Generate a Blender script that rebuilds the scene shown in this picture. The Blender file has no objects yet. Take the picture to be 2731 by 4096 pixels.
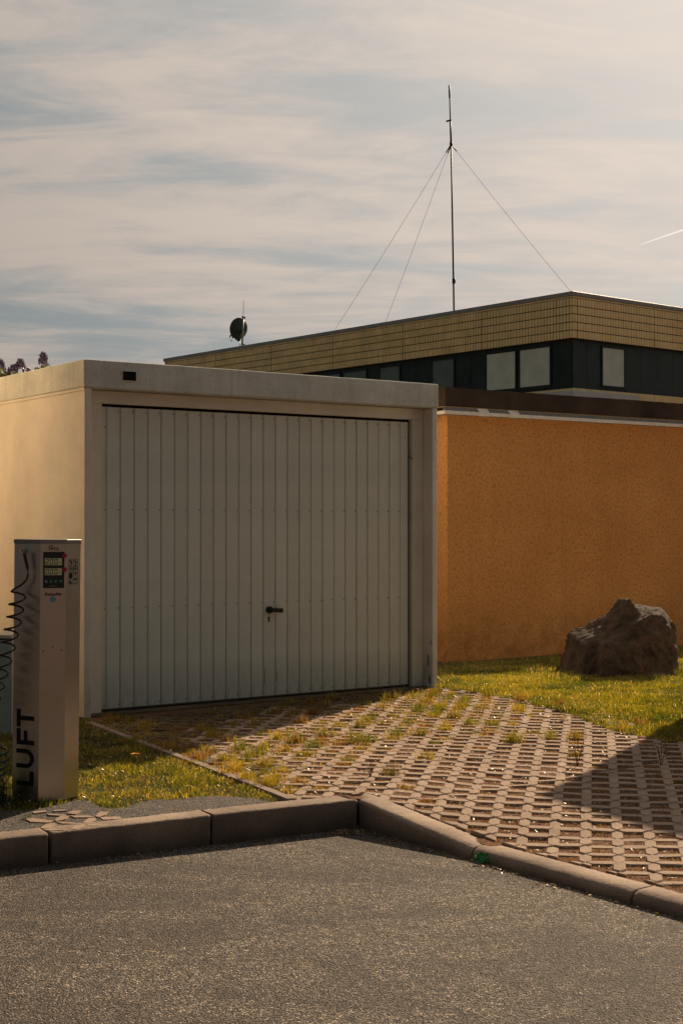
import bpy, bmesh, math, random
import numpy as np
from mathutils import Vector, Matrix, noise

random.seed(7)
rng = np.random.default_rng(11)
scene = bpy.context.scene
COL = scene.collection
R = math.radians

# ------------------------------------------------------------------ camera
cam_d = bpy.data.cameras.new('camera')
cam_d.sensor_fit = 'VERTICAL'; cam_d.sensor_height = 36.0
cam_d.lens = 5720 / 4096 * 36
cam_d.clip_start = 0.1; cam_d.clip_end = 6000
cam = bpy.data.objects.new('camera', cam_d)
cam.location = (0, 0, 1.33)
cam.rotation_euler = (R(90.42), 0, 0)
COL.objects.link(cam)
scene.camera = cam

# ------------------------------------------------------------------ sky
SUN_EL = R(31.0)
SUN_DIR = Vector((0.460 * math.cos(SUN_EL), 0.888 * math.cos(SUN_EL), math.sin(SUN_EL))).normalized()
SUN_AZ = math.atan2(SUN_DIR.x, SUN_DIR.y)
world = bpy.data.worlds.new('World'); scene.world = world
world.use_nodes = True
wt = world.node_tree; wt.nodes.clear()
def wn(t, **k):
    n = wt.nodes.new(t)
    for a, b in k.items(): setattr(n, a, b)
    return n
def wl(a, b): wt.links.new(a, b)
def wmath(op, a, b=None, c=None):
    n = wn('ShaderNodeMath', operation=op)
    for i, v in enumerate((a, b, c)):
        if v is None: continue
        if isinstance(v, (int, float)): n.inputs[i].default_value = v
        else: wl(v, n.inputs[i])
    return n.outputs[0]
wout = wn('ShaderNodeOutputWorld')
sky = wn('ShaderNodeTexSky', sky_type='NISHITA', sun_disc=False)
sky.sun_elevation = SUN_EL; sky.sun_rotation = SUN_AZ
sky.air_density = 1.0; sky.dust_density = 3.0; sky.ozone_density = 1.0
bg_sky = wn('ShaderNodeBackground'); bg_sky.inputs['Strength'].default_value = 0.05
# slightly muted sky colour between the clouds
hs = wn('ShaderNodeHueSaturation'); hs.inputs['Saturation'].default_value = 0.55; hs.inputs['Value'].default_value = 1.0
wl(sky.outputs[0], hs.inputs['Color']); wl(hs.outputs[0], bg_sky.inputs['Color'])
tc = wn('ShaderNodeTexCoord')
sep = wn('ShaderNodeSeparateXYZ'); wl(tc.outputs['Generated'], sep.inputs[0])
zc = wmath('ADD', wmath('MAXIMUM', sep.outputs[2], 0.0), 0.11)
cx = wmath('DIVIDE', sep.outputs[0], zc); cy = wmath('DIVIDE', sep.outputs[1], zc)
cmb = wn('ShaderNodeCombineXYZ'); wl(cx, cmb.inputs[0]); wl(cy, cmb.inputs[1])
mp = wn('ShaderNodeMapping'); wl(cmb.outputs[0], mp.inputs[0])
mp.inputs['Rotation'].default_value = (0, 0, R(-15)); mp.inputs['Scale'].default_value = (0.52, 1.05, 1.0)
mp.inputs['Location'].default_value = (4.4, 11.5, 0)
n1 = wn('ShaderNodeTexNoise'); wl(mp.outputs[0], n1.inputs['Vector'])
n1.inputs['Scale'].default_value = 1.25; n1.inputs['Detail'].default_value = 7; n1.inputs['Roughness'].default_value = 0.62; n1.inputs['Distortion'].default_value = 0.55
n2 = wn('ShaderNodeTexNoise'); wl(mp.outputs[0], n2.inputs['Vector'])
n2.inputs['Scale'].default_value = 5.0; n2.inputs['Detail'].default_value = 6; n2.inputs['Roughness'].default_value = 0.6; n2.inputs['Distortion'].default_value = 0.8
mixn = wmath('ADD', wmath('MULTIPLY', n1.outputs[0], 0.66), wmath('MULTIPLY', n2.outputs[0], 0.34))
cr = wn('ShaderNodeMapRange'); wl(mixn, cr.inputs[0])
cr.inputs[1].default_value = 0.37; cr.inputs[2].default_value = 0.58; cr.inputs[3].default_value = 0.0; cr.inputs[4].default_value = 1.0
cr.interpolation_type = 'SMOOTHSTEP'
# thin cloud is brighter the nearer it stands to the sun
dotn = wn('ShaderNodeVectorMath', operation='DOT_PRODUCT'); wl(tc.outputs['Generated'], dotn.inputs[0]); dotn.inputs[1].default_value = SUN_DIR
glow = wmath('POWER', wmath('MAXIMUM', wmath('MULTIPLY_ADD', dotn.outputs['Value'], 0.80, 0.20), 0.0), 3.1)
cstr = wmath('ADD', wmath('MULTIPLY', glow, 0.70), 0.15)
c_mix = wn('ShaderNodeMixRGB'); wl(cr.outputs[0], c_mix.inputs[0])
gapc = wn('ShaderNodeMixRGB'); gapc.inputs[1].default_value = (0.53, 0.59, 0.60, 1); gapc.inputs[2].default_value = (0.84, 0.77, 0.70, 1)
wl(wmath('MINIMUM', wmath('MAXIMUM', wmath('MULTIPLY_ADD', dotn.outputs['Value'], 4.2, -3.15), 0.0), 1.0), gapc.inputs[0]); wl(gapc.outputs[0], c_mix.inputs[1])
c_mix.inputs[1].default_value = (0.52, 0.575, 0.59, 1); c_mix.inputs[2].default_value = (1.06, 0.91, 0.79, 1)
tnt = wn('ShaderNodeMixRGB'); wl(wmath('MINIMUM', wmath('MAXIMUM', wmath('MULTIPLY_ADD', dotn.outputs['Value'], 1.1, 0.25), 0.0), 1.0), tnt.inputs[0])
tnt.inputs[1].default_value = (0.70, 0.92, 1.10, 1); tnt.inputs[2].default_value = (1, 1, 1, 1)
cmul = wn('ShaderNodeMixRGB', blend_type='MULTIPLY'); cmul.inputs[0].default_value = 1.0; wl(c_mix.outputs[0], cmul.inputs[1]); wl(tnt.outputs[0], cmul.inputs[2])
bg_cl = wn('ShaderNodeBackground'); wl(cmul.outputs[0], bg_cl.inputs['Color'])
wl(wmath('MULTIPLY', cstr, 0.745), bg_cl.inputs['Strength'])
fac = wmath('ADD', wmath('MULTIPLY', cr.outputs[0], 0.10), 0.88)
ms = wn('ShaderNodeMixShader'); wl(fac, ms.inputs[0]); wl(bg_sky.outputs[0], ms.inputs[1]); wl(bg_cl.outputs[0], ms.inputs[2])
wl(ms.outputs[0], wout.inputs['Surface'])

sun_d = bpy.data.lights.new('sun', 'SUN'); sun_d.energy = 5.0; sun_d.angle = R(0.6); sun_d.color = (1.0, 0.76, 0.51)
sun = bpy.data.objects.new('sun', sun_d); COL.objects.link(sun)
sun.rotation_euler = SUN_DIR.to_track_quat('Z', 'Y').to_euler(); sun.location = (10, 20, 20)

scene.view_settings.view_transform = 'Standard'; scene.view_settings.look = 'None'
scene.view_settings.exposure = 0.40; scene.view_settings.gamma = 1.0; scene.view_settings.use_curve_mapping = False

# ------------------------------------------------------------------ helpers
F = 5720.0
def spot(px, py, z=0.0):
    """ground point: where the survey photo shows it, at height z"""
    y = F * (1.33 - z) / (py - 2090.0)
    return ((px - 1365.5) / F * y, y)

class MatBuilder:
    def __init__(s, name):
        s.m = bpy.data.materials.new(name); s.m.use_nodes = True
        s.t = s.m.node_tree; s.b = s.t.nodes['Principled BSDF']; s.out = s.t.nodes['Material Output']
        s.tc = s.n('ShaderNodeTexCoord')
        s.b.inputs['Specular IOR Level'].default_value = 0.3
    def n(s, t, **k):
        x = s.t.nodes.new(t)
        for a, b in k.items(): setattr(x, a, b)
        return x
    def l(s, a, b): s.t.links.new(a, b)
    def noise(s, scale, detail=5, rough=0.55, vec=None, stretch=None, dist=0.0):
        x = s.n('ShaderNodeTexNoise'); v = vec or s.tc.outputs['Object']
        if stretch:
            mpn = s.n('ShaderNodeMapping'); s.l(v, mpn.inputs[0]); mpn.inputs['Scale'].default_value = stretch; v = mpn.outputs[0]
        s.l(v, x.inputs['Vector']); x.inputs['Scale'].default_value = scale; x.inputs['Detail'].default_value = detail
        x.inputs['Roughness'].default_value = rough; x.inputs['Distortion'].default_value = dist
        return x.outputs[0]
    def ramp(s, v, a, b, lo=0.0, hi=1.0):
        x = s.n('ShaderNodeMapRange'); s.l(v, x.inputs[0])
        for i, q in enumerate((a, b, lo, hi)): x.inputs[i + 1].default_value = q
        return x.outputs[0]
    def mix(s, fac, c1, c2, mode='MIX'):
        x = s.n('ShaderNodeMixRGB', blend_type=mode)
        for i, q in enumerate((fac, c1, c2)):
            if isinstance(q, (int, float)): x.inputs[i].default_value = q
            elif isinstance(q, tuple): x.inputs[i].default_value = (*q, 1)
            else: s.l(q, x.inputs[i])
        return x.outputs[0]
    def math(s, op, a, b=None):
        x = s.n('ShaderNodeMath', operation=op)
        for i, q in enumerate((a, b)):
            if q is None: continue
            if isinstance(q, (int, float)): x.inputs[i].default_value = q
            else: s.l(q, x.inputs[i])
        return x.outputs[0]
    def color(s, c):
        if isinstance(c, tuple): s.b.inputs['Base Color'].default_value = (*c, 1)
        else: s.l(c, s.b.inputs['Base Color'])
    def rough(s, r, metal=0.0, spec=None):
        if isinstance(r, (int, float)): s.b.inputs['Roughness'].default_value = r
        else: s.l(r, s.b.inputs['Roughness'])
        s.b.inputs['Metallic'].default_value = metal
        if spec is not None: s.b.inputs['Specular IOR Level'].default_value = spec
    def bump(s, h, strength=0.5, dist=0.01):
        x = s.n('ShaderNodeBump'); s.l(h, x.inputs['Height']); x.inputs['Strength'].default_value = strength; x.inputs['Distance'].default_value = dist
        s.l(x.outputs[0], s.b.inputs['Normal'])

def plain(name, c, rough=0.6, metal=0.0, spec=0.3, var=0.12, sc=9.0):
    m = MatBuilder(name)
    f = m.ramp(m.noise(sc, 6), 0.3, 0.7)
    m.color(m.mix(f, tuple(v * (1 - var) for v in c), tuple(min(1, v * (1 + var)) for v in c)))
    m.rough(rough, metal, spec)
    return m.m

def tag(o, label=None, cat=None, group=None, kind=None):
    if label: o['label'] = label
    if cat: o['category'] = cat
    if group: o['group'] = group
    if kind: o['kind'] = kind
    return o
def link(o, parent=None):
    COL.objects.link(o)
    if parent is not None: o.parent = parent
    return o
def empty(name, loc=(0, 0, 0), rz=0.0, rot=None):
    o = bpy.data.objects.new(name, None); o.empty_display_size = 0.2
    o.location = loc; o.rotation_euler = rot or (0, 0, rz)
    return link(o)
def mesh_obj(name, verts, faces, mat, parent=None, smooth=False):
    me = bpy.data.meshes.new(name); me.from_pydata([tuple(v) for v in verts], [], faces); me.update()
    if mat: me.materials.append(mat)
    if smooth:
        me.polygons.foreach_set('use_smooth', [True] * len(me.polygons))
    return link(bpy.data.objects.new(name, me), parent)
def bm_obj(name, bm, mat, parent=None, smooth=False):
    me = bpy.data.meshes.new(name)
    bmesh.ops.recalc_face_normals(bm, faces=bm.faces[:])
    bm.to_mesh(me); bm.free()
    if mat: me.materials.append(mat)
    if smooth: me.polygons.foreach_set('use_smooth', [True] * len(me.polygons))
    return link(bpy.data.objects.new(name, me), parent)
def add_box(bm, x0, x1, y0, y1, z0, z1, bev=0.0, seg=1):
    vs = [bm.verts.new(p) for p in ((x0,y0,z0),(x1,y0,z0),(x1,y1,z0),(x0,y1,z0),(x0,y0,z1),(x1,y0,z1),(x1,y1,z1),(x0,y1,z1))]
    fs = [bm.faces.new([vs[i] for i in f]) for f in ((0,3,2,1),(4,5,6,7),(0,1,5,4),(1,2,6,5),(2,3,7,6),(3,0,4,7))]
    if bev:
        es = list({e for f in fs for e in f.edges})
        bmesh.ops.bevel(bm, geom=es, offset=bev, segments=seg, affect='EDGES', profile=0.5)
def box(name, x0, x1, y0, y1, z0, z1, mat, parent=None, bev=0.0, seg=1):
    bm = bmesh.new(); add_box(bm, x0, x1, y0, y1, z0, z1, bev, seg)
    return bm_obj(name, bm, mat, parent)
def add_tube(bm, pts, rad, n=8, closed=True):
    pts = [Vector(p) for p in pts]; rings = []
    up = Vector((0, 0, 1))
    for i, p in enumerate(pts):
        d = (pts[min(i + 1, len(pts) - 1)] - pts[max(i - 1, 0)]).normalized()
        a = d.cross(up)
        if a.length < 0.05: a = d.cross(Vector((1, 0, 0)))
        a.normalize(); b = a.cross(d).normalized()
        r = rad[i] if isinstance(rad, (list, tuple)) else rad
        rings.append([bm.verts.new(p + a * (r * math.cos(2 * math.pi * k / n)) + b * (r * math.sin(2 * math.pi * k / n))) for k in range(n)])
    for r0, r1 in zip(rings, rings[1:]):
        for k in range(n): bm.faces.new((r0[k], r0[(k + 1) % n], r1[(k + 1) % n], r1[k]))
    if closed:
        bm.faces.new(rings[0][::-1]); bm.faces.new(rings[-1])
def tube(name, pts, rad, mat, parent=None, n=8, smooth=True):
    bm = bmesh.new(); add_tube(bm, pts, rad, n)
    return bm_obj(name, bm, mat, parent, smooth)
def add_prism(bm, poly, z0, z1):
    """vertical prism over a CCW xy polygon; z0/z1 numbers or functions of (x, y)"""
    f0 = z0 if callable(z0) else (lambda x, y: z0); f1 = z1 if callable(z1) else (lambda x, y: z1)
    lo = [bm.verts.new((x, y, f0(x, y))) for x, y in poly]; hi = [bm.verts.new((x, y, f1(x, y))) for x, y in poly]
    n = len(poly)
    bm.faces.new(hi); bm.faces.new(lo[::-1])
    for i in range(n): bm.faces.new((lo[i], lo[(i + 1) % n], hi[(i + 1) % n], hi[i]))
def fast_mesh(name, V, quads=None, tris=None, cols=None, mat=None, parent=None):
    """numpy arrays -> mesh object"""
    me = bpy.data.meshes.new(name)
    nq = 0 if quads is None else len(quads); nt = 0 if tris is None else len(tris)
    idx = np.concatenate([a.reshape(-1) for a in (quads, tris) if a is not None]).astype(np.int32)
    tot = np.concatenate([np.full(nq, 4), np.full(nt, 3)]).astype(np.int32)
    start = np.concatenate([[0], np.cumsum(tot)[:-1]]).astype(np.int32)
    me.vertices.add(len(V)); me.vertices.foreach_set('co', V.astype(np.float32).reshape(-1))
    me.loops.add(len(idx)); me.loops.foreach_set('vertex_index', idx)
    me.polygons.add(nq + nt); me.polygons.foreach_set('loop_start', start); me.polygons.foreach_set('loop_total', tot)
    me.update(calc_edges=True)
    if cols is not None:
        at = me.color_attributes.new('Col', 'FLOAT_COLOR', 'POINT')
        at.data.foreach_set('color', cols.astype(np.float32).reshape(-1))
    if mat: me.materials.append(mat)
    return link(bpy.data.objects.new(name, me), parent)
def in_poly(P, poly):
    x, y = P[:, 0], P[:, 1]; inside = np.zeros(len(P), bool); n = len(poly)
    for i in range(n):
        x0, y0 = poly[i]; x1, y1 = poly[(i + 1) % n]
        c = ((y0 > y) != (y1 > y)) & (x < (x1 - x0) * (y - y0) / (y1 - y0 + 1e-12) + x0)
        inside ^= c
    return inside

# ------------------------------------------------------------------ plan of the place
GC = Vector((-1.756, 9.79)); GU = Vector((0.817, 0.577)); GW = Vector((-0.577, 0.817)); G_ROT = math.atan2(0.577, 0.817)
KC = Vector((0.082, 6.945))                      # foot of the kerb corner on the road
KL = Vector((-0.874, -0.486)); KLn = Vector((-0.486, 0.874))
KR = Vector((0.6, -0.8)); KRn = Vector((0.8, 0.6))
KW = 0.135                                       # kerb width
ROAD_Z = -0.15
def kerb_top(s):                                 # height of the right-hand kerb along its length
    return -0.013 - 0.085 * min(1.0, max(0.0, s / 0.8))
def surf(x, y):
    """height of the ground behind the kerbs: it sinks towards the dropped kerb"""
    rx, ry = x - KC.x, y - KC.y
    s = rx * KR.x + ry * KR.y; q = max(0.0, rx * KRn.x + ry * KRn.y)
    sp = (s + 0.6 * q) / (0.8 + 1.2 * q); sp = min(1.0, max(0.0, sp))
    fall = 1 - min(1.0, q / 2.6)
    near = math.exp(-((x - KC.x) ** 2 + (y - KC.y) ** 2) / 9.0)
    pk = rx * KLn.x + ry * KLn.y - KW
    lk = max(0.0, 1 - max(0.0, pk) / 0.5)
    pw = (x - 1.115) * 0.577 - (y - 15.1) * 0.817           # the lawn falls away towards the orange wall
    d = min(1.0, max(0.0, 1 - pw / 2.15))
    return -0.085 * sp * fall - max(0.013 * near, 0.019 * lk if s < 0.1 else 0.0) - 0.164 * d * d * (3 - 2 * d) * 0.5 - 0.164 * d * 0.5

# ------------------------------------------------------------------ materials
def concrete(name, c, bump=0.5, sc=60, dirt=0.35, streak=False, lowdirt=False, spots=0.4, vary=0.0):
    m = MatBuilder(name)
    big = m.ramp(m.noise(2.2, 6, 0.6), 0.3, 0.72)
    col = m.mix(big, tuple(v * (1 - dirt) for v in c), tuple(min(1, v * (1 + dirt * 0.35)) for v in c))
    fine = m.noise(sc * 2.2, 4, 0.7)
    col = m.mix(m.ramp(fine, 0.56, 0.72, 0, spots), col, tuple(v * 0.45 for v in c))
    if streak:
        st = m.noise(14, 5, 0.6, stretch=(1.0, 1.0, 0.06))
        col = m.mix(m.ramp(st, 0.48, 0.70, 0, 0.32), col, (c[0] * 0.42, c[1] * 0.45, c[2] * 0.38))
    if lowdirt:
        sp = m.n('ShaderNodeSeparateXYZ'); m.l(m.tc.outputs['Object'], sp.inputs[0])
        low = m.math('MULTIPLY', m.ramp(sp.outputs[2], 0.0, 0.45, 1, 0), m.ramp(m.noise(7, 6, 0.7), 0.38, 0.62))
        col = m.mix(m.math('MULTIPLY', low, 0.5), col, (0.10, 0.10, 0.07))
    if vary:
        oi = m.n('ShaderNodeObjectInfo'); cl = m.n('ShaderNodeNewGeometry')
        wv = m.noise(6.0, 3, 0.6, vec=cl.outputs['Position'])
        col = m.mix(m.math('MULTIPLY', m.math('ADD', m.math('MULTIPLY', oi.outputs['Random'], 0.5), m.ramp(wv, 0.35, 0.65)), vary * 0.66), col, (c[0] * 0.55, c[1] * 0.48, c[2] * 0.42))
    m.color(col); m.rough(0.88, 0, 0.2)
    h = m.math('ADD', m.math('MULTIPLY', m.noise(sc, 6, 0.65), 1.0), m.math('MULTIPLY', m.noise(sc * 4, 3, 0.6), 0.5))
    m.bump(h, bump, 0.006)
    return m.m
M_WALL = concrete('painted_concrete', (0.80, 0.75, 0.66), 0.55, 38, 0.16, lowdirt=True, spots=0.25)
M_BAND = concrete('weathered_concrete_band', (0.72, 0.74, 0.69), 1.0, 26, 0.28, streak=True, spots=0.6)
M_KERB = concrete('kerb_concrete', (0.37, 0.285, 0.226), 1.0, 48, 0.5, spots=1.0)
M_PAVER = concrete('paver_concrete', (0.50, 0.378, 0.295), 0.8, 90, 0.3, spots=0.6, vary=0.5)
M_PAVER_MOSS_SHADE = concrete('mossy_shaded_paver_concrete', (0.17, 0.135, 0.08), 0.9, 60, 0.6, spots=0.8)  # moss, plus the garage's ground shade darkened into the colour
M_EDGE = concrete('edging_concrete', (0.34, 0.27, 0.22), 0.7, 90, 0.3)
M_PARAPET = concrete('dark_roof_edge', (0.066, 0.047, 0.037), 0.8, 22, 0.55, streak=False, spots=0.2)
M_STRIP = concrete('pale_stone', (0.5, 0.44, 0.38), 0.4, 60, 0.2)

def render_orange():
    m = MatBuilder('orange_render')
    big = m.ramp(m.noise(1.1, 6, 0.6), 0.3, 0.7)
    c = m.mix(big, (0.68, 0.325, 0.105), (0.82, 0.41, 0.145))
    f = m.noise(34, 4, 0.85)
    c = m.mix(m.ramp(f, 0.50, 0.64, 0, 0.75), c, (0.26, 0.10, 0.035))
    c = m.mix(m.ramp(m.noise(27, 3, 0.7), 0.54, 0.70, 0, 0.45), c, (0.66, 0.40, 0.15))
    st = m.noise(5, 5, 0.6, stretch=(1, 1, 0.08)); c = m.mix(m.ramp(st, 0.52, 0.75, 0, 0.15), c, (0.30, 0.12, 0.04))
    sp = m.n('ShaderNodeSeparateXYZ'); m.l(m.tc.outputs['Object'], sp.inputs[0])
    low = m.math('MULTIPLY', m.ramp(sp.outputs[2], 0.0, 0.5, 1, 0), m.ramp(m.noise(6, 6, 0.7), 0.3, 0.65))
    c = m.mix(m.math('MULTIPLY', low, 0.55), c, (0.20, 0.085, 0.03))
    m.color(c); m.rough(0.95, 0, 0.1)
    m.bump(m.noise(40, 5, 0.8), 1.0, 0.012)
    return m.m
M_ORANGE = render_orange()

def door_paint():
    m = MatBuilder('door_paint')
    c = m.mix(m.ramp(m.noise(3.0, 6, 0.6), 0.3, 0.7), (0.62, 0.66, 0.61), (0.70, 0.74, 0.68))
    c = m.mix(m.ramp(m.noise(90, 2, 0.5), 0.68, 0.75, 0, 0.5), c, (0.16, 0.13, 0.10))
    sp = m.n('ShaderNodeSeparateXYZ'); m.l(m.tc.outputs['Object'], sp.inputs[0])
    low = m.math('MULTIPLY', m.ramp(sp.outputs[2], 0.0, 0.35, 1, 0), m.ramp(m.noise(9, 6, 0.7, stretch=(1, 1, 0.3)), 0.35, 0.7))
    c = m.mix(m.math('MULTIPLY', low, 0.6), c, (0.13, 0.115, 0.08))
    oi = m.n('ShaderNodeObjectInfo'); c = m.mix(m.math('MULTIPLY', oi.outputs['Random'], 0.16), c, (0.40, 0.38, 0.30))
    c = m.mix(m.ramp(m.noise(16, 6, 0.75, stretch=(2.5, 1, 0.12)), 0.62, 0.74, 0, 0.35), c, (0.20, 0.17, 0.12))
    m.color(c); m.rough(0.5, 0, 0.35); m.bump(m.noise(9, 4, 0.5, stretch=(1, 1, 0.35)), 0.18, 0.02)
    return m.m
M_DOOR = door_paint()
M_FRAME = plain('frame_paint', (0.72, 0.69, 0.60), 0.5, 0, 0.35, 0.08, 5)
M_BLACK = plain('black_plastic', (0.012, 0.012, 0.013), 0.42, 0, 0.4, 0.1)
M_DARKGAP = plain('dark_gap', (0.010, 0.011, 0.010), 0.9, 0, 0.1)
M_SCREW = plain('screw_steel', (0.12, 0.10, 0.08), 0.5, 0.4)

def steel(name='brushed_steel', c=(0.54, 0.50, 0.44), rgh=0.32):
    m = MatBuilder(name)
    br = m.noise(3, 2, 0.5)
    col = m.mix(m.ramp(m.noise(3.2, 6, 0.6), 0.3, 0.7), tuple(v * 0.86 for v in c), c)
    m.color(col); m.rough(m.ramp(br, 0.3, 0.7, rgh - 0.04, rgh + 0.05), 1.0, 0.4)
    return m.m
M_STEEL = steel()
M_CAPSTEEL = steel('cap_steel', (0.30, 0.275, 0.25), 0.42)
M_CHROME = plain('chrome_fitting', (0.55, 0.55, 0.53), 0.22, 1.0)
M_RUBBER = plain('black_rubber_hose', (0.014, 0.015, 0.014), 0.30, 0, 0.5)
M_INK = plain('black_print', (0.010, 0.010, 0.012), 0.55, 0, 0.2)
M_SCREENBG = plain('display_glass', (0.008, 0.014, 0.014), 0.25, 0, 0.4)
M_LCD = plain('lcd_green', (0.62, 0.65, 0.36), 0.4, 0, 0.3, 0.05, 30)
M_LCDINK = plain('lcd_segment', (0.045, 0.045, 0.02), 0.5)
M_TEAL = plain('teal_button', (0.01, 0.13, 0.125), 0.4)
M_TEALW = plain('teal_icon', (0.28, 0.48, 0.45), 0.5)
M_MAGENTA = plain('magenta_sticker', (0.42, 0.006, 0.085), 0.45, 0, 0.3, 0.04)
M_BLUE = plain('blue_sticker', (0.05, 0.28, 0.40), 0.45, 0, 0.3, 0.04)
M_LABEL = plain('label_print', (0.30, 0.28, 0.19), 0.5)
M_CABINET = plain('grey_cabinet_paint', (0.34, 0.385, 0.36), 0.5, 0, 0.3, 0.15, 6)
M_CREAM = plain('cream_trim', (0.55, 0.50, 0.40), 0.55)
M_GUTTER = plain('gutter_white', (0.78, 0.73, 0.67), 0.5, 0.0, 0.35, 0.12, 12)
M_GUTTERTOP = plain('gutter_lead', (0.17, 0.165, 0.15), 0.7, 0.0, 0.3, 0.45, 40)
M_TAN = plain('tan_strip', (0.32, 0.22, 0.12), 0.8)
M_TILE = plain('yellow_tile', (0.84, 0.67, 0.33), 0.45, 0, 0.35, 0.16, 1.6)
M_TILE2 = plain('yellow_tile_pale', (0.88, 0.72, 0.39), 0.45, 0, 0.35, 0.16, 1.6)
M_GROUT = plain('tile_joint', (0.09, 0.065, 0.03), 0.9)
M_CAPPING = plain('roof_capping_metal', (0.27, 0.28, 0.265), 0.5, 0.3, 0.35, 0.1, 2)
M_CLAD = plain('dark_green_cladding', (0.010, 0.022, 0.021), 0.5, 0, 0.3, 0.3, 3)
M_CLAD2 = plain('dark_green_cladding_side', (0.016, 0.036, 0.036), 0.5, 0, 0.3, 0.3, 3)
M_PANE = plain('window_pane_blind', (0.52, 0.60, 0.52), 0.22, 0, 0.5, 0.12, 2)
M_PANE2 = plain('window_pane_dim', (0.10, 0.14, 0.12), 0.18, 0, 0.5, 0.15, 2)
M_WFRAME = plain('window_frame_dark', (0.010, 0.024, 0.023), 0.5)
M_SHEET = plain('pale_sheet_metal', (0.46, 0.49, 0.50), 0.45, 0.2, 0.4, 0.05, 3)
M_MAST = plain('dark_galvanised_mast', (0.035, 0.045, 0.04), 0.5, 0.4)
M_DISH = plain('dish_paint', (0.035, 0.055, 0.045), 0.5, 0, 0.3, 0.2, 4)
M_GREENPL = plain('green_wrapper', (0.008, 0.16, 0.015), 0.3, 0, 0.5, 0.4, 60)
M_STICK = plain('dry_stalk', (0.50, 0.42, 0.30), 0.8)
M_DARKSTICK = plain('dark_stick', (0.02, 0.025, 0.02), 0.6)
M_BARK = plain('lilac_bark', (0.10, 0.045, 0.035), 0.9)

def asphalt(name, c, pale, sc=170, patch=True):
    m = MatBuilder(name)
    v = m.n('ShaderNodeTexVoronoi'); m.l(m.tc.outputs['Object'], v.inputs['Vector']); v.inputs['Scale'].default_value = sc; v.inputs['Randomness'].default_value = 1
    sv = m.n('ShaderNodeSeparateColor'); m.l(v.outputs['Color'], sv.inputs[0])
    stone = m.ramp(sv.outputs[0], 0.2, 1.0)
    col = m.mix(stone, tuple(x * 0.22 for x in c), tuple(x * 2.1 for x in c))
    col = m.mix(m.ramp(sv.outputs[1], 0.86, 0.99), col, pale)
    gap = m.ramp(v.outputs['Distance'], 0.35, 0.75)
    col = m.mix(m.math('MULTIPLY', gap, 0.8), col, tuple(x * 0.18 for x in c))
    if patch:
        p = m.ramp(m.noise(2.3, 6, 0.65, stretch=(0.5, 1.0, 1.0), dist=1.2), 0.46, 0.58)
        col = m.mix(m.math('MULTIPLY', p, 0.5), col, tuple(x * 0.16 for x in c), 'MIX')
        p2 = m.ramp(m.noise(30, 6, 0.8), 0.46, 0.60)
        col = m.mix(m.math('MULTIPLY', p2, 0.62), col, tuple(x * 0.25 for x in c))
    m.color(col); m.rough(0.8, 0, 0.3)
    h = m.math('SUBTRACT', m.math('ADD', m.math('MULTIPLY', sv.outputs[2], 0.8), m.math('MULTIPLY', m.noise(sc * 0.35, 4, 0.6), 1.2)), m.math('MULTIPLY', v.outputs['Distance'], 1.3))
    m.bump(h, 1.0, 0.0055)
    return m.m
M_ROAD = asphalt('road_asphalt', (0.175, 0.144, 0.116), (0.78, 0.64, 0.48), 140)
M_PATCH = asphalt('patch_asphalt', (0.115, 0.10, 0.085), (0.36, 0.31, 0.24), 150, False)

def soil(name, c1, c2):
    m = MatBuilder(name)
    f = m.noise(60, 6, 0.75)
    c = m.mix(m.ramp(f, 0.35, 0.65), c1, c2)
    c = m.mix(m.ramp(m.noise(140, 3, 0.7), 0.62, 0.75, 0, 0.7), c, (0.34, 0.25, 0.15))
    m.color(c); m.rough(0.95, 0, 0.1); m.bump(m.noise(90, 6, 0.75), 1.0, 0.012)
    return m.m
M_SOIL = soil('dry_soil', (0.12, 0.06, 0.038), (0.30, 0.155, 0.085))
M_TURFSOIL = soil('turf_soil', (0.022, 0.02, 0.008), (0.05, 0.045, 0.015))

def blade_mat(name, trans=0.5):
    m = MatBuilder(name); t = m.t
    at = m.n('ShaderNodeAttribute'); at.attribute_name = 'Col'
    d = m.n('ShaderNodeBsdfDiffuse'); tr = m.n('ShaderNodeBsdfTranslucent'); g = m.n('ShaderNodeBsdfGlossy')
    m.l(at.outputs['Color'], d.inputs['Color'])
    br = m.mix(1.0, at.outputs['Color'], (1.5, 1.35, 0.75), 'MULTIPLY'); m.l(br, tr.inputs['Color'])
    g.inputs['Roughness'].default_value = 0.32; g.inputs['Color'].default_value = (0.9, 0.9, 0.8, 1)
    x = m.n('ShaderNodeMixShader'); x.inputs[0].default_value = trans; m.l(d.outputs[0], x.inputs[1]); m.l(tr.outputs[0], x.inputs[2])
    y = m.n('ShaderNodeMixShader'); y.inputs[0].default_value = 0.07; m.l(x.outputs[0], y.inputs[1]); m.l(g.outputs[0], y.inputs[2])
    m.l(y.outputs[0], m.out.inputs['Surface'])
    return m.m
M_GRASS = blade_mat('grass_blade', 0.52)
M_CHIP = blade_mat('dry_litter', 0.25)
M_LEAF = blade_mat('leaf', 0.5)
M_PETAL = blade_mat('petal', 0.3)

def rock_mat():
    m = MatBuilder('rough_rock')
    c = m.mix(m.ramp(m.noise(6, 8, 0.75), 0.35, 0.65), (0.028, 0.022, 0.017), (0.12, 0.085, 0.062))
    c = m.mix(m.ramp(m.noise(9, 6, 0.6), 0.57, 0.70, 0, 0.5), c, (0.15, 0.04, 0.032))
    c = m.mix(m.ramp(m.noise(30, 5, 0.7), 0.60, 0.72, 0, 0.5), c, (0.24, 0.20, 0.12))
    m.color(c); m.rough(0.9, 0, 0.25)
    m.bump(m.noise(22, 8, 0.8), 1.0, 0.02)
    return m.m
M_ROCK = rock_mat()

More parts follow.
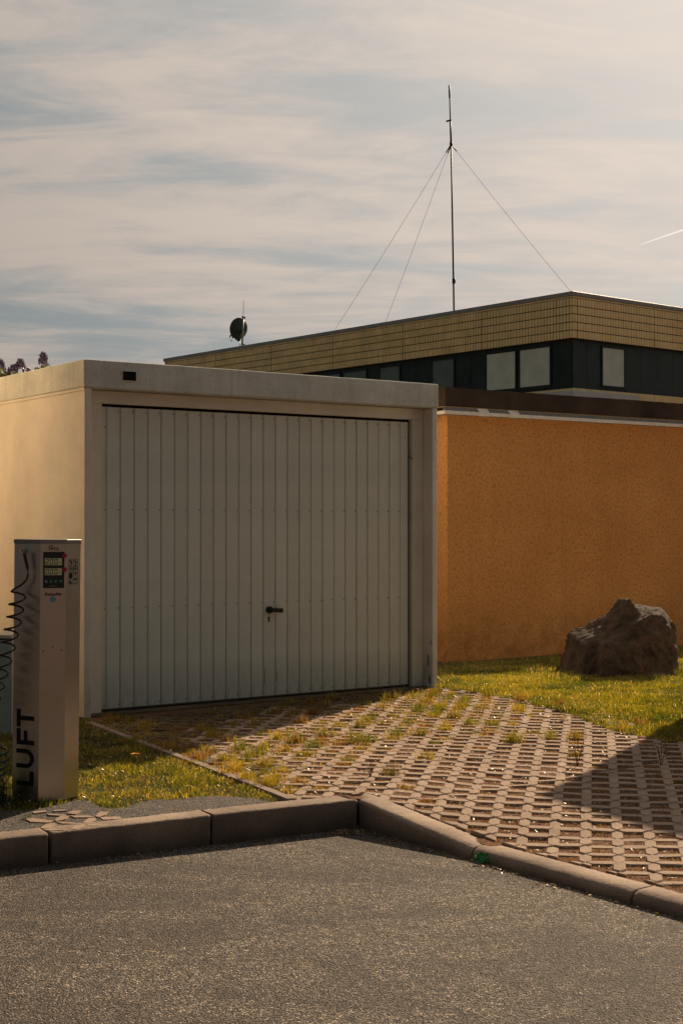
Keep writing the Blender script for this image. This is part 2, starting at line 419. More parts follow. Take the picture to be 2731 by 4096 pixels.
# ------------------------------------------------------------------ road and raised ground
road = mesh_obj('road', [(-600, -300, ROAD_Z), (600, -300, ROAD_Z), (600, 900, ROAD_Z), (-600, 900, ROAD_Z)], [(0, 1, 2, 3)], M_ROAD)
tag(road, kind='structure')

a0 = math.atan2(KR.y, KR.x); a1 = math.atan2(KL.y, KL.x) + 2 * math.pi
radii = [0.0, 0.25, 0.5, 0.75] + [1.0 + 0.35 * k for k in range(34)] + [18, 35, 90, 550]
NA = 150
V = []; Fc = []
org = KC + (KRn * 0.07 + KLn * 0.07)
for r in radii:
    for i in range(NA + 1):
        a = a0 + (a1 - a0) * i / NA
        x, y = org.x + r * math.cos(a), org.y + r * math.sin(a)
        V.append((x, y, surf(x, y) - 0.0085 - 0.003 * noise.noise(Vector((x * 3, y * 3, 0)))))
for j in range(len(radii) - 1):
    for i in range(NA):
        p = j * (NA + 1) + i
        if j == 0: Fc.append((p, p + NA + 1, p + NA + 2))
        else: Fc.append((p, p + NA + 1, p + NA + 2, p + 1))
tag(mesh_obj('ground', V, Fc, M_SOIL), kind='structure')

# ------------------------------------------------------------------ kerb
kerb = empty('kerb', (KC.x, KC.y, ROAD_Z)); tag(kerb, kind='structure')
def kerb_stone(p0, d, nrm, s0, s1, topf, rad, mitre0=0.0, tilt=0.0):
    """one stone: profile swept from s0 to s1 along d; nrm points away from the road"""
    n = 70; prof_n = 7
    bm = bmesh.new(); rings = []
    for i in range(n + 1):
        s = s0 + (s1 - s0) * i / n
        zt = topf(s); r = rad(s)
        prof = [(0.006, ROAD_Z - 0.05), (0.0, zt - r)]
        for k in range(1, prof_n):
            a = math.pi / 2 * k / (prof_n - 1)
            prof.append((r * 1.25 * (1 - math.cos(a)), zt - r + r * math.sin(a)))
        prof += [(KW - 0.008, zt), (KW, zt - 0.008), (KW, ROAD_Z - 0.05)]
        ring = []
        for w_, z_ in prof:
            ss = s + (mitre0 * w_ if i == 0 else 0)
            jit = 0.0020 * noise.noise(Vector((s * 9, w_ * 30, z_ * 25 + tilt))) + 0.0026 * noise.noise(Vector((s * 75, w_ * 80, z_ * 80 + tilt)))
            p = p0 + d * ss + nrm * (w_ + jit)
            ring.append(bm.verts.new((p.x - KC.x, p.y - KC.y, z_ - ROAD_Z + jit)))
        rings.append(ring)
    m = len(rings[0])
    for a, b in zip(rings, rings[1:]):
        for k in range(m): bm.faces.new((a[k], a[(k + 1) % m], b[(k + 1) % m], b[k]))
    bm.faces.new(rings[0]); bm.faces.new(rings[-1][::-1])
    o = bm_obj('kerb_stone', bm, M_KERB, kerb)
    o.data.polygons.foreach_set('use_smooth', [len(p.vertices) == 4 for p in o.data.polygons])
    return o
ltop = lambda s: -0.013 + 0.002 * math.sin(s * 3)
s = 0.004
for i, L in enumerate((0.775, 0.765, 0.78, 0.98, 0.98, 0.98, 0.98)):
    g = 0.010 if i < 1 else 0.016
    kerb_stone(KC + KLn * (0.004 * (i % 2)), KL, KLn, s, s + L - g, ltop, lambda q: 0.011, 0.95 if i == 0 else 0, i)
    s += L
s = 0.004
for i, L in enumerate((0.815, 0.92, 0.98, 0.98, 0.98, 0.98)):
    g = 0.007
    kerb_stone(KC, KR, KRn, s, s + L - g, kerb_top, lambda q: 0.016 + 0.026 * min(1, max(0, q / 0.8)), -0.95 if i == 0 else 0, i + 20)
    s += L

# ------------------------------------------------------------------ grass-grid paving
E0 = Vector((-1.72, 9.55)); E1 = Vector((-0.262, 6.93)); ED = (E1 - E0).normalized(); EN = Vector((-ED.y, ED.x))   # EN points into the paving
if EN.x < 0: EN = -EN
right_edge = [(0.78, 11.58), (1.07, 11.2), (1.35, 10.66), (1.59, 9.93), (1.725, 9.2), (1.924, 8.83), (2.05, 8.6), (3.2, 8.1)]
pave_poly = [(-1.75, 9.6), (-0.27, 6.9), (0.08, 7.03), (1.6, 5.0), (2.6, 3.7), (4.4, 5.2), (3.6, 8.2), (2.3, 8.9), (2.1, 9.1), (1.95, 9.6), (1.8, 10.2), (1.55, 10.9), (1.2, 11.5), (0.80, 11.62)]
driveway = empty('driveway', (0.6, 8.0, 0)); tag(driveway, kind='structure')
DX, DY = 0.6, 8.0
ga = R(-10.0); UR = Vector((math.cos(ga), math.sin(ga))); UC = Vector((-math.sin(ga), math.cos(ga)))
PITCH = 0.140; HALF = 0.0255
L0 = Vector((1.166, 6.03)) + UC * (PITCH / 2)          # a lattice junction
def hexa(center, d, half_len, half_w):
    n = Vector((-d.y, d.x)); t = half_w
    return [center - d * half_len, center - d * (half_len - t) - n * t, center + d * (half_len - t) - n * t,
            center + d * half_len, center + d * (half_len - t) + n * t, center - d * (half_len - t) + n * t]
def clip(poly, o, n):
    out = []
    for i in range(len(poly)):
        a, b = poly[i], poly[(i + 1) % len(poly)]
        da, db = (a - o).dot(n), (b - o).dot(n)
        if da >= 0: out.append(a)
        if (da >= 0) != (db >= 0): out.append(a + (b - a) * (da / (da - db)))
    return out
def area(poly): return 0.5 * abs(sum(poly[i].x * poly[(i + 1) % len(poly)].y - poly[(i + 1) % len(poly)].x * poly[i].y for i in range(len(poly))))
def piece_mesh(bm, poly, zf, off=0.0):
    """chamfered stone"""
    c = sum(poly, Vector((0, 0))) / len(poly)
    lo = []; mid = []; hi = []
    for p in poly:
        q = c + (p - c) * (1 - 0.0045 / max(0.02, (p - c).length))
        lo.append(bm.verts.new((p.x, p.y, zf(p) - 0.05))); mid.append(bm.verts.new((p.x, p.y, zf(p) - 0.004 + off))); hi.append(bm.verts.new((q.x, q.y, zf(p) + off)))
    n = len(poly)
    bm.faces.new(hi)
    for a, b in ((lo, mid), (mid, hi)):
        for i in range(n): bm.faces.new((a[i], a[(i + 1) % n], b[(i + 1) % n], b[i]))
kerbR_o = KC + KRn * (KW + 0.010); kerbL_o = KC + KLn * (KW + 0.010); edge_o = E0 + EN * 0.050
pieces = []; holes = []
pave_np = pave_poly
for i in range(-30, 30):
    for j in range(-24, 45):
        P = L0 + UR * (i * PITCH) + UC * (j * PITCH)
        if P.x < -2.2 or P.x > 3.2 or P.y < 4.2 or P.y > 11.9: continue
        hc = P + UR * PITCH / 2 + UC * PITCH / 2
        if in_poly(np.array([[hc.x, hc.y]]), pave_np)[0]: holes.append(hc)
        for d in (UR, UC):
            c = P + d * PITCH / 2
            if not in_poly(np.array([[c.x, c.y]]), pave_np)[0]: 
                if (c - KC).dot(KR - KL) > 0 and (c - kerbR_o).dot(KRn) < -0.08: continue
                if (c - KC).dot(KR - KL) <= 0 and (c - kerbL_o).dot(KLn) < -0.08: continue
                if not in_poly(np.array([[c.x + 0.05, c.y + 0.07]]), pave_np)[0]: continue
            poly = hexa(c, d, PITCH / 2 - 0.0022, HALF)
            full = True
            for o_, n_ in ((kerbR_o, KRn) if (c - KC).dot(KR - KL) > 0 else (kerbL_o, KLn), (edge_o, EN)):
                if any((p - o_).dot(n_) < 0 for p in poly): poly = clip(poly, o_, n_); full = False
            if (c - GC).dot(Vector((0.577, -0.817))) < 0.03: continue
            if len(poly) < 3 or area(poly) < 0.0004: continue
            pieces.append((c, d, poly, full))
def vis(c): return abs(c.x) < 0.2387 * c.y + 0.03
pieces.sort(key=lambda p: (not vis(p[0]), p[0].y))
def moss_shade_at(c):  # stones near garage and edging take the moss colour with shade painted in
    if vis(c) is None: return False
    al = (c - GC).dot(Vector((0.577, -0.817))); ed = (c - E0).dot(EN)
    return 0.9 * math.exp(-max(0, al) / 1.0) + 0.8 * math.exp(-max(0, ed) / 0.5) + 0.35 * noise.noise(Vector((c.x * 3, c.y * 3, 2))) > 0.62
# a few shared stone meshes, lying along local x
paver_meshes = []; moss_shade_meshes = []
for k in range(6):
    bm = bmesh.new(); random.seed(100 + k)
    poly = [p + Vector((random.uniform(-.0012, .0012), random.uniform(-.0012, .0012))) for p in hexa(Vector((0, 0)), Vector((1, 0)), PITCH / 2 - 0.0022, HALF)]
    piece_mesh(bm, poly, lambda p: 0.0)
    bmesh.ops.recalc_face_normals(bm, faces=bm.faces[:])
    me = bpy.data.meshes.new('paver'); bm.to_mesh(me); bm.free(); me.materials.append(M_PAVER); paver_meshes.append(me)
    me2 = me.copy(); me2.materials.clear(); me2.materials.append(M_PAVER_MOSS_SHADE); moss_shade_meshes.append(me2)
random.seed(5)
rest = bmesh.new(); rest_m = bmesh.new(); count = 0
for c, d, poly, full in pieces:
    zj = random.gauss(0, 0.0024)
    if count < 300:
        if full:
            o = bpy.data.objects.new('paver', random.choice(moss_shade_meshes if moss_shade_at(c) else paver_meshes)); link(o, driveway)
            e = 0.05
            gx = (surf(c.x + e, c.y) - surf(c.x - e, c.y)) / (2 * e); gy = (surf(c.x, c.y + e) - surf(c.x, c.y - e)) / (2 * e)
            gx += random.gauss(0, 0.018); gy += random.gauss(0, 0.018); X = Vector((d.x, d.y, gx * d.x + gy * d.y)).normalized(); Z = Vector((-gx, -gy, 1)).normalized(); Y = Z.cross(X)
            mt = Matrix((X, Y, Z)).transposed().to_4x4(); mt.translation = (c.x - DX, c.y - DY, surf(c.x, c.y) + zj)
            o.matrix_local = mt
        else:
            bm = bmesh.new(); piece_mesh(bm, [p - Vector((DX, DY)) for p in poly], lambda p: surf(p.x + DX, p.y + DY), zj); bm_obj('paver', bm, M_PAVER, driveway)
        count += 1
    else:
        piece_mesh(rest_m if moss_shade_at(c) else rest, [p - Vector((DX, DY)) for p in poly], lambda p: surf(p.x + DX, p.y + DY), zj)
tag(bm_obj('paver', rest, M_PAVER, driveway), kind='stuff')
tag(bm_obj('paver', rest_m, M_PAVER_MOSS_SHADE, driveway), kind='stuff')

# edging stones between lawn and paving
EL = (E1 - E0).length; n = 6
for k in range(n):
    s0 = EL * k / n + 0.003; s1 = EL * (k + 1) / n - 0.003
    q = [E0 + ED * s0, E0 + ED * s1, E0 + ED * s1 + EN * 0.044, E0 + ED * s0 + EN * 0.044]
    if k == n - 1: q = [E0 + ED * s0, E0 + ED * (s1 + 0.0), E0 + ED * (s1 + 0.02) + EN * 0.044, E0 + ED * s0 + EN * 0.044]
    bm = bmesh.new(); piece_mesh(bm, [p - Vector((DX, DY)) for p in q], lambda p: surf(p.x + DX, p.y + DY) + 0.012, random.gauss(0, 0.002))
    bm_obj('edging_stone', bm, M_EDGE, driveway)

# ------------------------------------------------------------------ lawns and asphalt patch
def sheet(name, poly, mat, dz, step=0.25, kind='structure'):
    bm = bmesh.new()
    vs = [bm.verts.new((x, y, surf(x, y) + dz)) for x, y in poly]
    bm.faces.new(vs)
    bmesh.ops.triangulate(bm, faces=bm.faces[:])
    o = bm_obj(name, bm, mat); 
    if o.data.polygons[0].normal.z < 0: o.data.flip_normals()
    return tag(o, kind=kind)
lawn_edge = [spot(*p) for p in ((-60, 3240), (60, 3236), (150, 3230), (330, 3190), (370, 3206), (424, 3226), (500, 3226), (548, 3206), (620, 3190), (700, 3188), (820, 3178), (921, 3178), (1020, 3185), (1085, 3196))]
left_lawn = lawn_edge + [(E1.x - 0.05, E1.y + 0.05), (E0.x, E0.y), (GC.x, GC.y + 0.02), (GC.x - 0.577 * 4, GC.y + 0.817 * 4), (-6, 13), (-6, 5.6)]
sheet('lawn_ground', left_lawn, M_TURFSOIL, -0.002)
rl = right_edge[:-1] + [(3.4, 8.1), (7, 9.0), (7, 20), (-1.0, 17), (-1.0, 13.8), (0.2, 12.2)]
right_lawn = rl
def grid_sheet(name, poly, mat, dz, x0, x1, y0, y1, st):
    nx, ny = int((x1 - x0) / st), int((y1 - y0) / st); vid = {}; V = []; Fq = []
    cen = np.array([[x0 + (i + .5) * st, y0 + (j + .5) * st] for i in range(nx) for j in range(ny)]); ok = in_poly(cen, poly)
    def vv(i, j):
        if (i, j) not in vid:
            x, y = x0 + i * st, y0 + j * st; vid[(i, j)] = len(V); V.append((x, y, surf(x, y) + dz))
        return vid[(i, j)]
    for k, o_ in enumerate(ok):
        if o_: i, j = divmod(k, ny); Fq.append((vv(i, j), vv(i + 1, j), vv(i + 1, j + 1), vv(i, j + 1)))
    return tag(mesh_obj(name, V, Fq, mat), kind='structure')
grid_sheet('lawn_ground', right_lawn, M_TURFSOIL, -0.002, 0.0, 7.0, 7.5, 20.5, 0.10)
kl = [KC + KLn * (KW - 0.012) + KL * t for t in (0.0, 1.0, 2.0, 3.0, 5.0)]
patch = [(p.x, p.y) for p in kl] + [(-6, 5.6)] + [(x, y + 0.02) for x, y in lawn_edge] + [(E1.x + 0.0, E1.y + 0.0)]
patch_o = sheet('path', patch, M_PATCH, 0.002)
# pale stones of an old grid paver showing through the asphalt by the pump
zc_ = lambda a, b: spot(a * 0.4464, 2700 + b * 0.4464)
flags = [[(235,1270),(300,1263),(480,1280),(455,1295),(280,1292)], [(490,1275),(560,1238),(625,1245),(600,1265),(520,1282)], [(430,1228),(600,1233),(590,1243),(440,1237)],
 [(600,1222),(660,1200),(740,1198),(690,1228)], [(630,1240),(800,1235),(850,1248),(680,1253)], [(745,1290),(800,1255),(855,1252),(870,1270),(800,1295)],
 [(860,1240),(900,1205),(980,1205),(950,1230),(890,1246)], [(900,1247),(1080,1240),(1100,1256),(930,1266)], [(370,1340),(420,1305),(500,1297),(520,1306),(450,1340)],
 [(770,1300),(980,1308),(950,1321),(810,1316)], [(635,1345),(680,1312),(760,1306),(772,1318),(700,1350)], [(500,1285),(740,1296),(725,1304),(560,1300)], [(390,1346),(620,1346),(600,1357),(420,1357)],
 [(480,1197),(590,1190),(600,1200),(490,1206)], [(300,1212),(420,1200),(425,1210),(310,1224)]]
for f in flags:
    pl = [Vector(zc_(*p)) for p in f]
    if area(pl) < 1e-5: continue
    sgn = sum(pl[i].x * pl[(i + 1) % len(pl)].y - pl[(i + 1) % len(pl)].x * pl[i].y for i in range(len(pl)))
    if sgn < 0: pl = pl[::-1]
    bm = bmesh.new(); add_prism(bm, [(p.x, p.y) for p in pl], lambda x, y: surf(x, y) - 0.02, lambda x, y: surf(x, y) + 0.0055)
    bm_obj('paver', bm, M_PAVER, patch_o)

def make_blades(name, P, hmin, hmax, wid, cols, lean=0.5, mat=None, zoff=-0.012, dirb=None):
    N = len(P)
    z = np.array([surf(a, b) for a, b in P]) + zoff
    h = rng.uniform(hmin, hmax, N) if np.isscalar(hmin) and np.isscalar(hmax) else hmin + (hmax - hmin) * rng.random(N)
    az = rng.uniform(0, 2 * np.pi, N); ln = np.abs(rng.normal(0, lean, N)) * h
    w = wid * rng.uniform(0.6, 1.3, N); fa = rng.uniform(0, np.pi, N)
    wx, wy = np.cos(fa) * w / 2, np.sin(fa) * w / 2
    lx, ly = np.cos(az) * ln, np.sin(az) * ln
    hh = np.sqrt(np.maximum(h ** 2 - ln ** 2 * 0.6, (h * 0.35) ** 2))
    V = np.zeros((N, 5, 3))
    V[:, 0] = np.stack([P[:, 0] - wx, P[:, 1] - wy, z], 1); V[:, 1] = np.stack([P[:, 0] + wx, P[:, 1] + wy, z], 1)
    mx, my, mz = P[:, 0] + lx * 0.3, P[:, 1] + ly * 0.3, z + hh * 0.6
    V[:, 2] = np.stack([mx + wx * .8, my + wy * .8, mz], 1); V[:, 3] = np.stack([mx - wx * .8, my - wy * .8, mz], 1)
    V[:, 4] = np.stack([P[:, 0] + lx, P[:, 1] + ly, z + hh], 1)
    b = (np.arange(N) * 5)[:, None]
    Q = b + np.array([[0, 1, 2, 3]]); T = b + np.array([[3, 2, 4]])
    C = np.ones((N, 5, 4)); C[:, :, :3] = cols[:, None, :]
    C[:, 4, :3] = np.minimum(1, cols * 1.15)
    return fast_mesh(name, V.reshape(-1, 3), Q, T, C.reshape(-1, 4), mat or M_GRASS)
def noise_at(P, sc, seed=0.0): return np.array([noise.noise(Vector((a * sc, b * sc, seed))) for a, b in P])
def grass_cols(P, dry=0.25):
    N = len(P)
    g = np.array([0.070, 0.100, 0.012]); y = np.array([0.27, 0.235, 0.018]); s = np.array([0.52, 0.38, 0.13])
    t = np.clip(0.5 + 0.8 * noise_at(P, 1.7, 3.0) + 0.7 * noise_at(P, 9.0, 6.0) + rng.normal(0, 0.25, N), 0, 1)[:, None]
    c = g * (1 - t) + y * t
    isd = rng.random(N) < dry * np.clip(0.8 + 1.4 * noise_at(P, 2.5, 8.0), 0.1, 2)
    c[isd] = s * rng.uniform(0.6, 1.2, (isd.sum(), 1))
    return c * rng.uniform(0.6, 1.4, (N, 1))
def sample(poly, dens_fn, nmax):
    xs = [p[0] for p in poly]; ys = [p[1] for p in poly]
    P = np.stack([rng.uniform(max(min(xs), -3.5), min(max(xs), 4.2), nmax), rng.uniform(max(min(ys), 5.5), min(max(ys), 18.2), nmax)], 1)
    P = P[np.abs(P[:, 0]) < 0.2387 * P[:, 1] + 0.45]
    P = P[in_poly(P, poly)]
    return P[rng.random(len(P)) < dens_fn(P)]
def off_walls(P):
    """keep blades out of the buildings"""
    d = P - np.array([GC.x, GC.y]); a = d @ np.array([GU.x, GU.y]); b = d @ np.array([GW.x, GW.y])
    k1 = (a > -0.01) & (a < 3.11) & (b > -0.01) & (b < 6)
    d = P - np.array([1.115, 15.1]); a = d @ np.array([GU.x, GU.y]); b = d @ np.array([GW.x, GW.y])
    k2 = (a > -0.01) & (b > -0.01)
    return P[~(k1 | k2)]
P = sample(left_lawn, lambda P: np.clip(1.0 - (P[:, 1] - 8.6) * 0.25, 0.35, 1), 420000)
P = off_walls(P)
P = P[~in_poly(P, [(-1.60, 6.86), (-1.43, 6.78), (-1.27, 6.93), (-1.33, 7.12), (-1.60, 7.03)])]
P = P[((P - np.array([E0.x, E0.y])) @ np.array([EN.x, EN.y]) < -0.012 - 0.02 * rng.random(len(P))) | (P[:, 0] < -1.8)]
gl = make_blades('lawn_grass', P, 0.012, 0.012 + 0.036 * np.clip(0.6 + 1.1 * noise_at(P, 4.5, 2.0), 0.25, 1.3), 0.0052, grass_cols(P, 0.16), 0.75)
tag(gl, 'short yellow-green lawn grass to the left of the driveway around the air pump', 'grass', kind='stuff')
P = sample(right_lawn, lambda P: np.clip(1.1 - (P[:, 1] - 9.0) * 0.10, 0.3, 1), 760000)
P = off_walls(P)
# the turf thins out where it creeps over the paving
P = P[(noise_at(P, 7, 1.0) + 0.9 * (P[:, 0] - np.interp(-P[:, 1], [-11.58, -11.2, -10.66, -9.93, -9.2, -8.83, -8.6, -8.1], [0.78, 1.07, 1.35, 1.59, 1.725, 1.924, 2.05, 3.2])) / 0.25 * 0.5) > -0.25]
gr = make_blades('lawn_grass', P, 0.018, 0.018 + 0.046 * np.clip(0.6 + 1.0 * noise_at(P, 3.0, 2.0), 0.25, 1.3), 0.0070, grass_cols(P, 0.14), 0.7)
tag(gr, 'yellow-green lawn grass on the right in front of the orange wall', 'grass', kind='stuff')

# fallen petals and dry bits over lawns, holes and gutters
def off_kerb(P, mar=0.012):
    d = P - np.array([KC.x, KC.y]); qr = d @ np.array([KRn.x, KRn.y]); ql = d @ np.array([KLn.x, KLn.y]); side = d @ np.array([KR.x - KL.x, KR.y - KL.y])
    return np.where(side > 0, qr, ql) > KW + mar
def chips(name, P, zoff, smin, smax, palette, label, cat, thick=0.25, zvar=0.01):
    N = len(P); z = np.array([surf(a, b) for a, b in P]) if name != 'x' else np.zeros(N)
    z = z + zoff + rng.uniform(0, zvar, N)
    L = rng.uniform(smin, smax, N); W = L * rng.uniform(thick * 0.6, thick * 1.6, N); a = rng.uniform(0, 2 * np.pi, N); tl = rng.normal(0, 0.45, N); rl = rng.normal(0, 0.5, N)
    ux = np.stack([np.cos(a) * np.cos(tl), np.sin(a) * np.cos(tl), np.sin(tl)], 1) * (L / 2)[:, None]
    vx = np.stack([-np.sin(a) * np.cos(rl), np.cos(a) * np.cos(rl), np.sin(rl)], 1) * (W / 2)[:, None]
    C0 = np.stack([P[:, 0], P[:, 1], z], 1)
    V = np.stack([C0 - ux, C0 + vx, C0 + ux, C0 - vx], 1)
    pal = np.array(palette); c = pal[rng.integers(0, len(pal), N)] * rng.uniform(0.6, 1.25, (N, 1))
    C = np.ones((N, 4, 4)); C[:, :, :3] = c[:, None, :]
    o = fast_mesh(name, V.reshape(-1, 3), (np.arange(N) * 4)[:, None] + np.array([[0, 1, 2, 3]]), None, C.reshape(-1, 4), M_CHIP)
    return tag(o, label, cat, kind='stuff')
pa = sample(left_lawn, lambda P: np.clip(0.3 + noise_at(P, 3, 5), 0, 1) * 0.6, 26000)
pb = sample(right_lawn, lambda P: np.clip(0.2 + noise_at(P, 2, 5), 0, 1) * 0.5, 26000)
pp = off_walls(np.concatenate([pa, pb]))
chips('fallen_petals', pp, 0.024, 0.006, 0.014, [(0.62, 0.58, 0.42), (0.7, 0.66, 0.55), (0.50, 0.42, 0.2)], 'pale petals and seeds scattered over both lawns', 'petals', 0.5, 0.03)

holes = [h for h in holes if vis(h) or abs(h.x) < 0.2387 * h.y + 0.2]
HP = []
for h in holes:
    near = 1.0 if h.y < 8.5 else 0.7
    k = int(38 * near)
    o = rng.uniform(-0.040, 0.040, (k, 2))
    HP.append(np.stack([h.x + o[:, 0] * UR.x + o[:, 1] * UC.x, h.y + o[:, 0] * UR.y + o[:, 1] * UC.y], 1))
HP = np.concatenate(HP); HP = HP[off_kerb(HP)]
chips('dry_litter', HP, -0.008, 0.006, 0.020, [(0.34, 0.22, 0.11), (0.20, 0.10, 0.05), (0.10, 0.05, 0.03), (0.48, 0.36, 0.2), (0.16, 0.09, 0.05)], 'brown crumbs and dry stalks in the holes of the grid paving', 'litter', 0.25, 0.012)

# weeds: tufts in the holes, thicker near the garage
def weed_density(h):
    d = (h - Vector((-0.3, 8.6))); base = 0.05
    # band of weeds from the left edging up to the right pillar
    t = Vector((-1.1, 8.3)); e = Vector((0.9, 10.6)); ax = (e - t).normalized(); q = h - t
    al = q.dot(ax); pe = abs(q.dot(Vector((-ax.y, ax.x))))
    w = 0.95 * math.exp(-(pe / 0.72) ** 2) * (1 - 0.10 * max(0, al)) if -0.6 < al < 3.4 else 0
    if h.y > 10.2: w = max(w, 0.4)
    if (h - GC).dot(Vector((0.577, -0.817))) < 1.7 and h.x < 0.4: w = min(w, 0.30)
    if (h - E0).dot(EN) < 0.35: w = max(w, 0.8)
    if h.y < 7.2: return 0.012
    return base + w + 0.10 * max(0, noise.noise(Vector((h.x * 1.5, h.y * 1.5, 4))))
WP = []; WH = []; WC = []
for h in holes:
    dn = weed_density(h); u = random.random()
    if u < dn:
        big = random.random() < 0.13
        k = random.randint(40, 80) if big else random.randint(24, 48)
        r = 0.05 if big else 0.040
        o = rng.normal(0, r * 0.6, (k, 2)); o = np.clip(o, -r * 1.4, r * 1.4)
        WP.append(np.stack([h.x + o[:, 0], h.y + o[:, 1]], 1)); WH.append(np.full(k, 0.070 if big else random.uniform(0.018, 0.036)))
        shade_c = random.choice([(0.25, 0.19, 0.02), (0.13, 0.14, 0.016), (0.27, 0.15, 0.03), (0.24, 0.12, 0.03), (0.30, 0.22, 0.03), (0.22, 0.17, 0.02)])
        WC.append(np.tile(np.array(shade_c), (k, 1)) * rng.uniform(0.7, 1.3, (k, 1)))
    elif u < dn + 0.42:                                                # low reddish moss
        k = 26; o = rng.uniform(-0.038, 0.038, (k, 2))
        WP.append(np.stack([h.x + o[:, 0], h.y + o[:, 1]], 1)); WH.append(np.full(k, 0.010))
        WC.append(np.tile(np.array(random.choice([(0.22, 0.10, 0.03), (0.16, 0.08, 0.03), (0.24, 0.15, 0.04)])), (k, 1)) * rng.uniform(0.6, 1.4, (k, 1)))
# tufts singled out in the photograph
for px, py, hh, kk, col in ((2055, 2960, .085, 90, (.20,.18,.02)), (2195, 2945, .075, 60, (.19,.17,.02)), (2300, 2948, .07, 60, (.20,.15,.03)), (1712, 3024, .06, 50, (.26,.2,.02)), (1725, 2860, .05, 50, (.20,.17,.02)),
        (1560, 3090, .06, 70, (.12,.10,.02)), (1680, 2930, .06, 60, (.20,.16,.02)), (1180, 2960, .08, 80, (.11,.14,.02)), (1300, 2935, .08, 70, (.22,.18,.03)), (1440, 2900, .07, 60, (.20,.17,.02)), (2290, 3010, .05, 30, (.16,.12,.02)),
        (1530, 2800, .09, 40, (.2,.17,.02)), (1590, 2775, .06, 30, (.4,.38,.3)), (1030, 3010, .07, 70, (.14,.15,.02)), (1420, 2960, .08, 80, (.2,.17,.02)), (700, 2822, .09, 14, (.05,.06,.02)), (760, 2818, .09, 12, (.05,.06,.02)), (1475, 2762, .10, 14, (.06,.07,.02)), (1500, 2760, .10, 12, (.06,.07,.02)),
        (1060, 3085, .05, 60, (.17,.15,.02)), (1080, 3045, .05, 50, (.19,.15,.02)), (1140, 3150, .04, 50, (.2,.14,.03)), (1180, 3185, .03, 40, (.2,.15,.03)), (820, 2990, .05, 40, (.2,.17,.03)), (900, 3030, .05, 50, (.18,.15,.03))):
    c = spot(px, py); o = rng.normal(0, 0.028, (kk, 2))
    WP.append(np.array([[c[0], c[1]]]) + o); WH.append(np.full(kk, hh)); WC.append(np.tile(np.array(col), (kk, 1)) * rng.uniform(0.7, 1.35, (kk, 1)))
for h in holes:                                                        # growth creeping over the stones where it is thickest
    dn = weed_density(h)
    if dn > 0.3 and random.random() < dn * 0.42:                            # taller tufts
        k = random.randint(30, 70); o = rng.normal(0, 0.026, (k, 2)); WP.append(np.array([[h.x, h.y]]) + o); WH.append(np.full(k, random.uniform(0.04, 0.075)))
        WC.append(np.tile(np.array(random.choice([(0.32, 0.25, 0.02), (0.24, 0.21, 0.02), (0.36, 0.26, 0.04), (0.15, 0.17, 0.02)])), (k, 1)) * rng.uniform(0.6, 1.35, (k, 1)))
    for _ in range(int(dn * 5.0 + random.random() * 0.6)):
        k = random.randint(10, 26); c = h + Vector((random.uniform(-.09, .09), random.uniform(-.09, .09))); o = rng.normal(0, 0.022, (k, 2))
        WP.append(np.array([[c.x, c.y]]) + o); WH.append(np.full(k, random.uniform(0.012, 0.034)))
        WC.append(np.tile(np.array(random.choice([(0.27, 0.20, 0.03), (0.13, 0.13, 0.02), (0.26, 0.15, 0.04), (0.33, 0.24, 0.08)])), (k, 1)) * rng.uniform(0.6, 1.35, (k, 1)))
WP = np.concatenate(WP); WH = np.concatenate(WH); WC = np.concatenate(WC)
ok = off_kerb(WP, 0.02) & np.array([(Vector(p) - GC).dot(Vector((0.577, -0.817))) > 0.0 or p[0] > 0.8 for p in WP])
WP, WH, WC = WP[ok], WH[ok], WC[ok]
tag(make_blades('paving_weeds', WP, WH * 0.6, WH * 1.2, 0.0052, WC, 0.6, zoff=-0.010), 'grass tufts and moss growing in the holes of the grid paving', 'weeds', kind='stuff')

# scattered dry bits on top of the stones
P = sample(pave_poly, lambda P: np.array([0.04 + 0.9 * min(1, weed_density(Vector(p))) for p in P]), 9000)
P = P[off_kerb(P) & np.array([(Vector(p) - GC).dot(Vector((0.577, -0.817))) > 0.03 for p in P])]
chips('dry_litter', P, 0.003, 0.006, 0.020, [(0.5, 0.36, 0.2), (0.34, 0.2, 0.1), (0.6, 0.5, 0.36), (0.18, 0.10, 0.05)], 'dry stalks and flakes lying on the paving stones', 'litter', 0.25, 0.006)

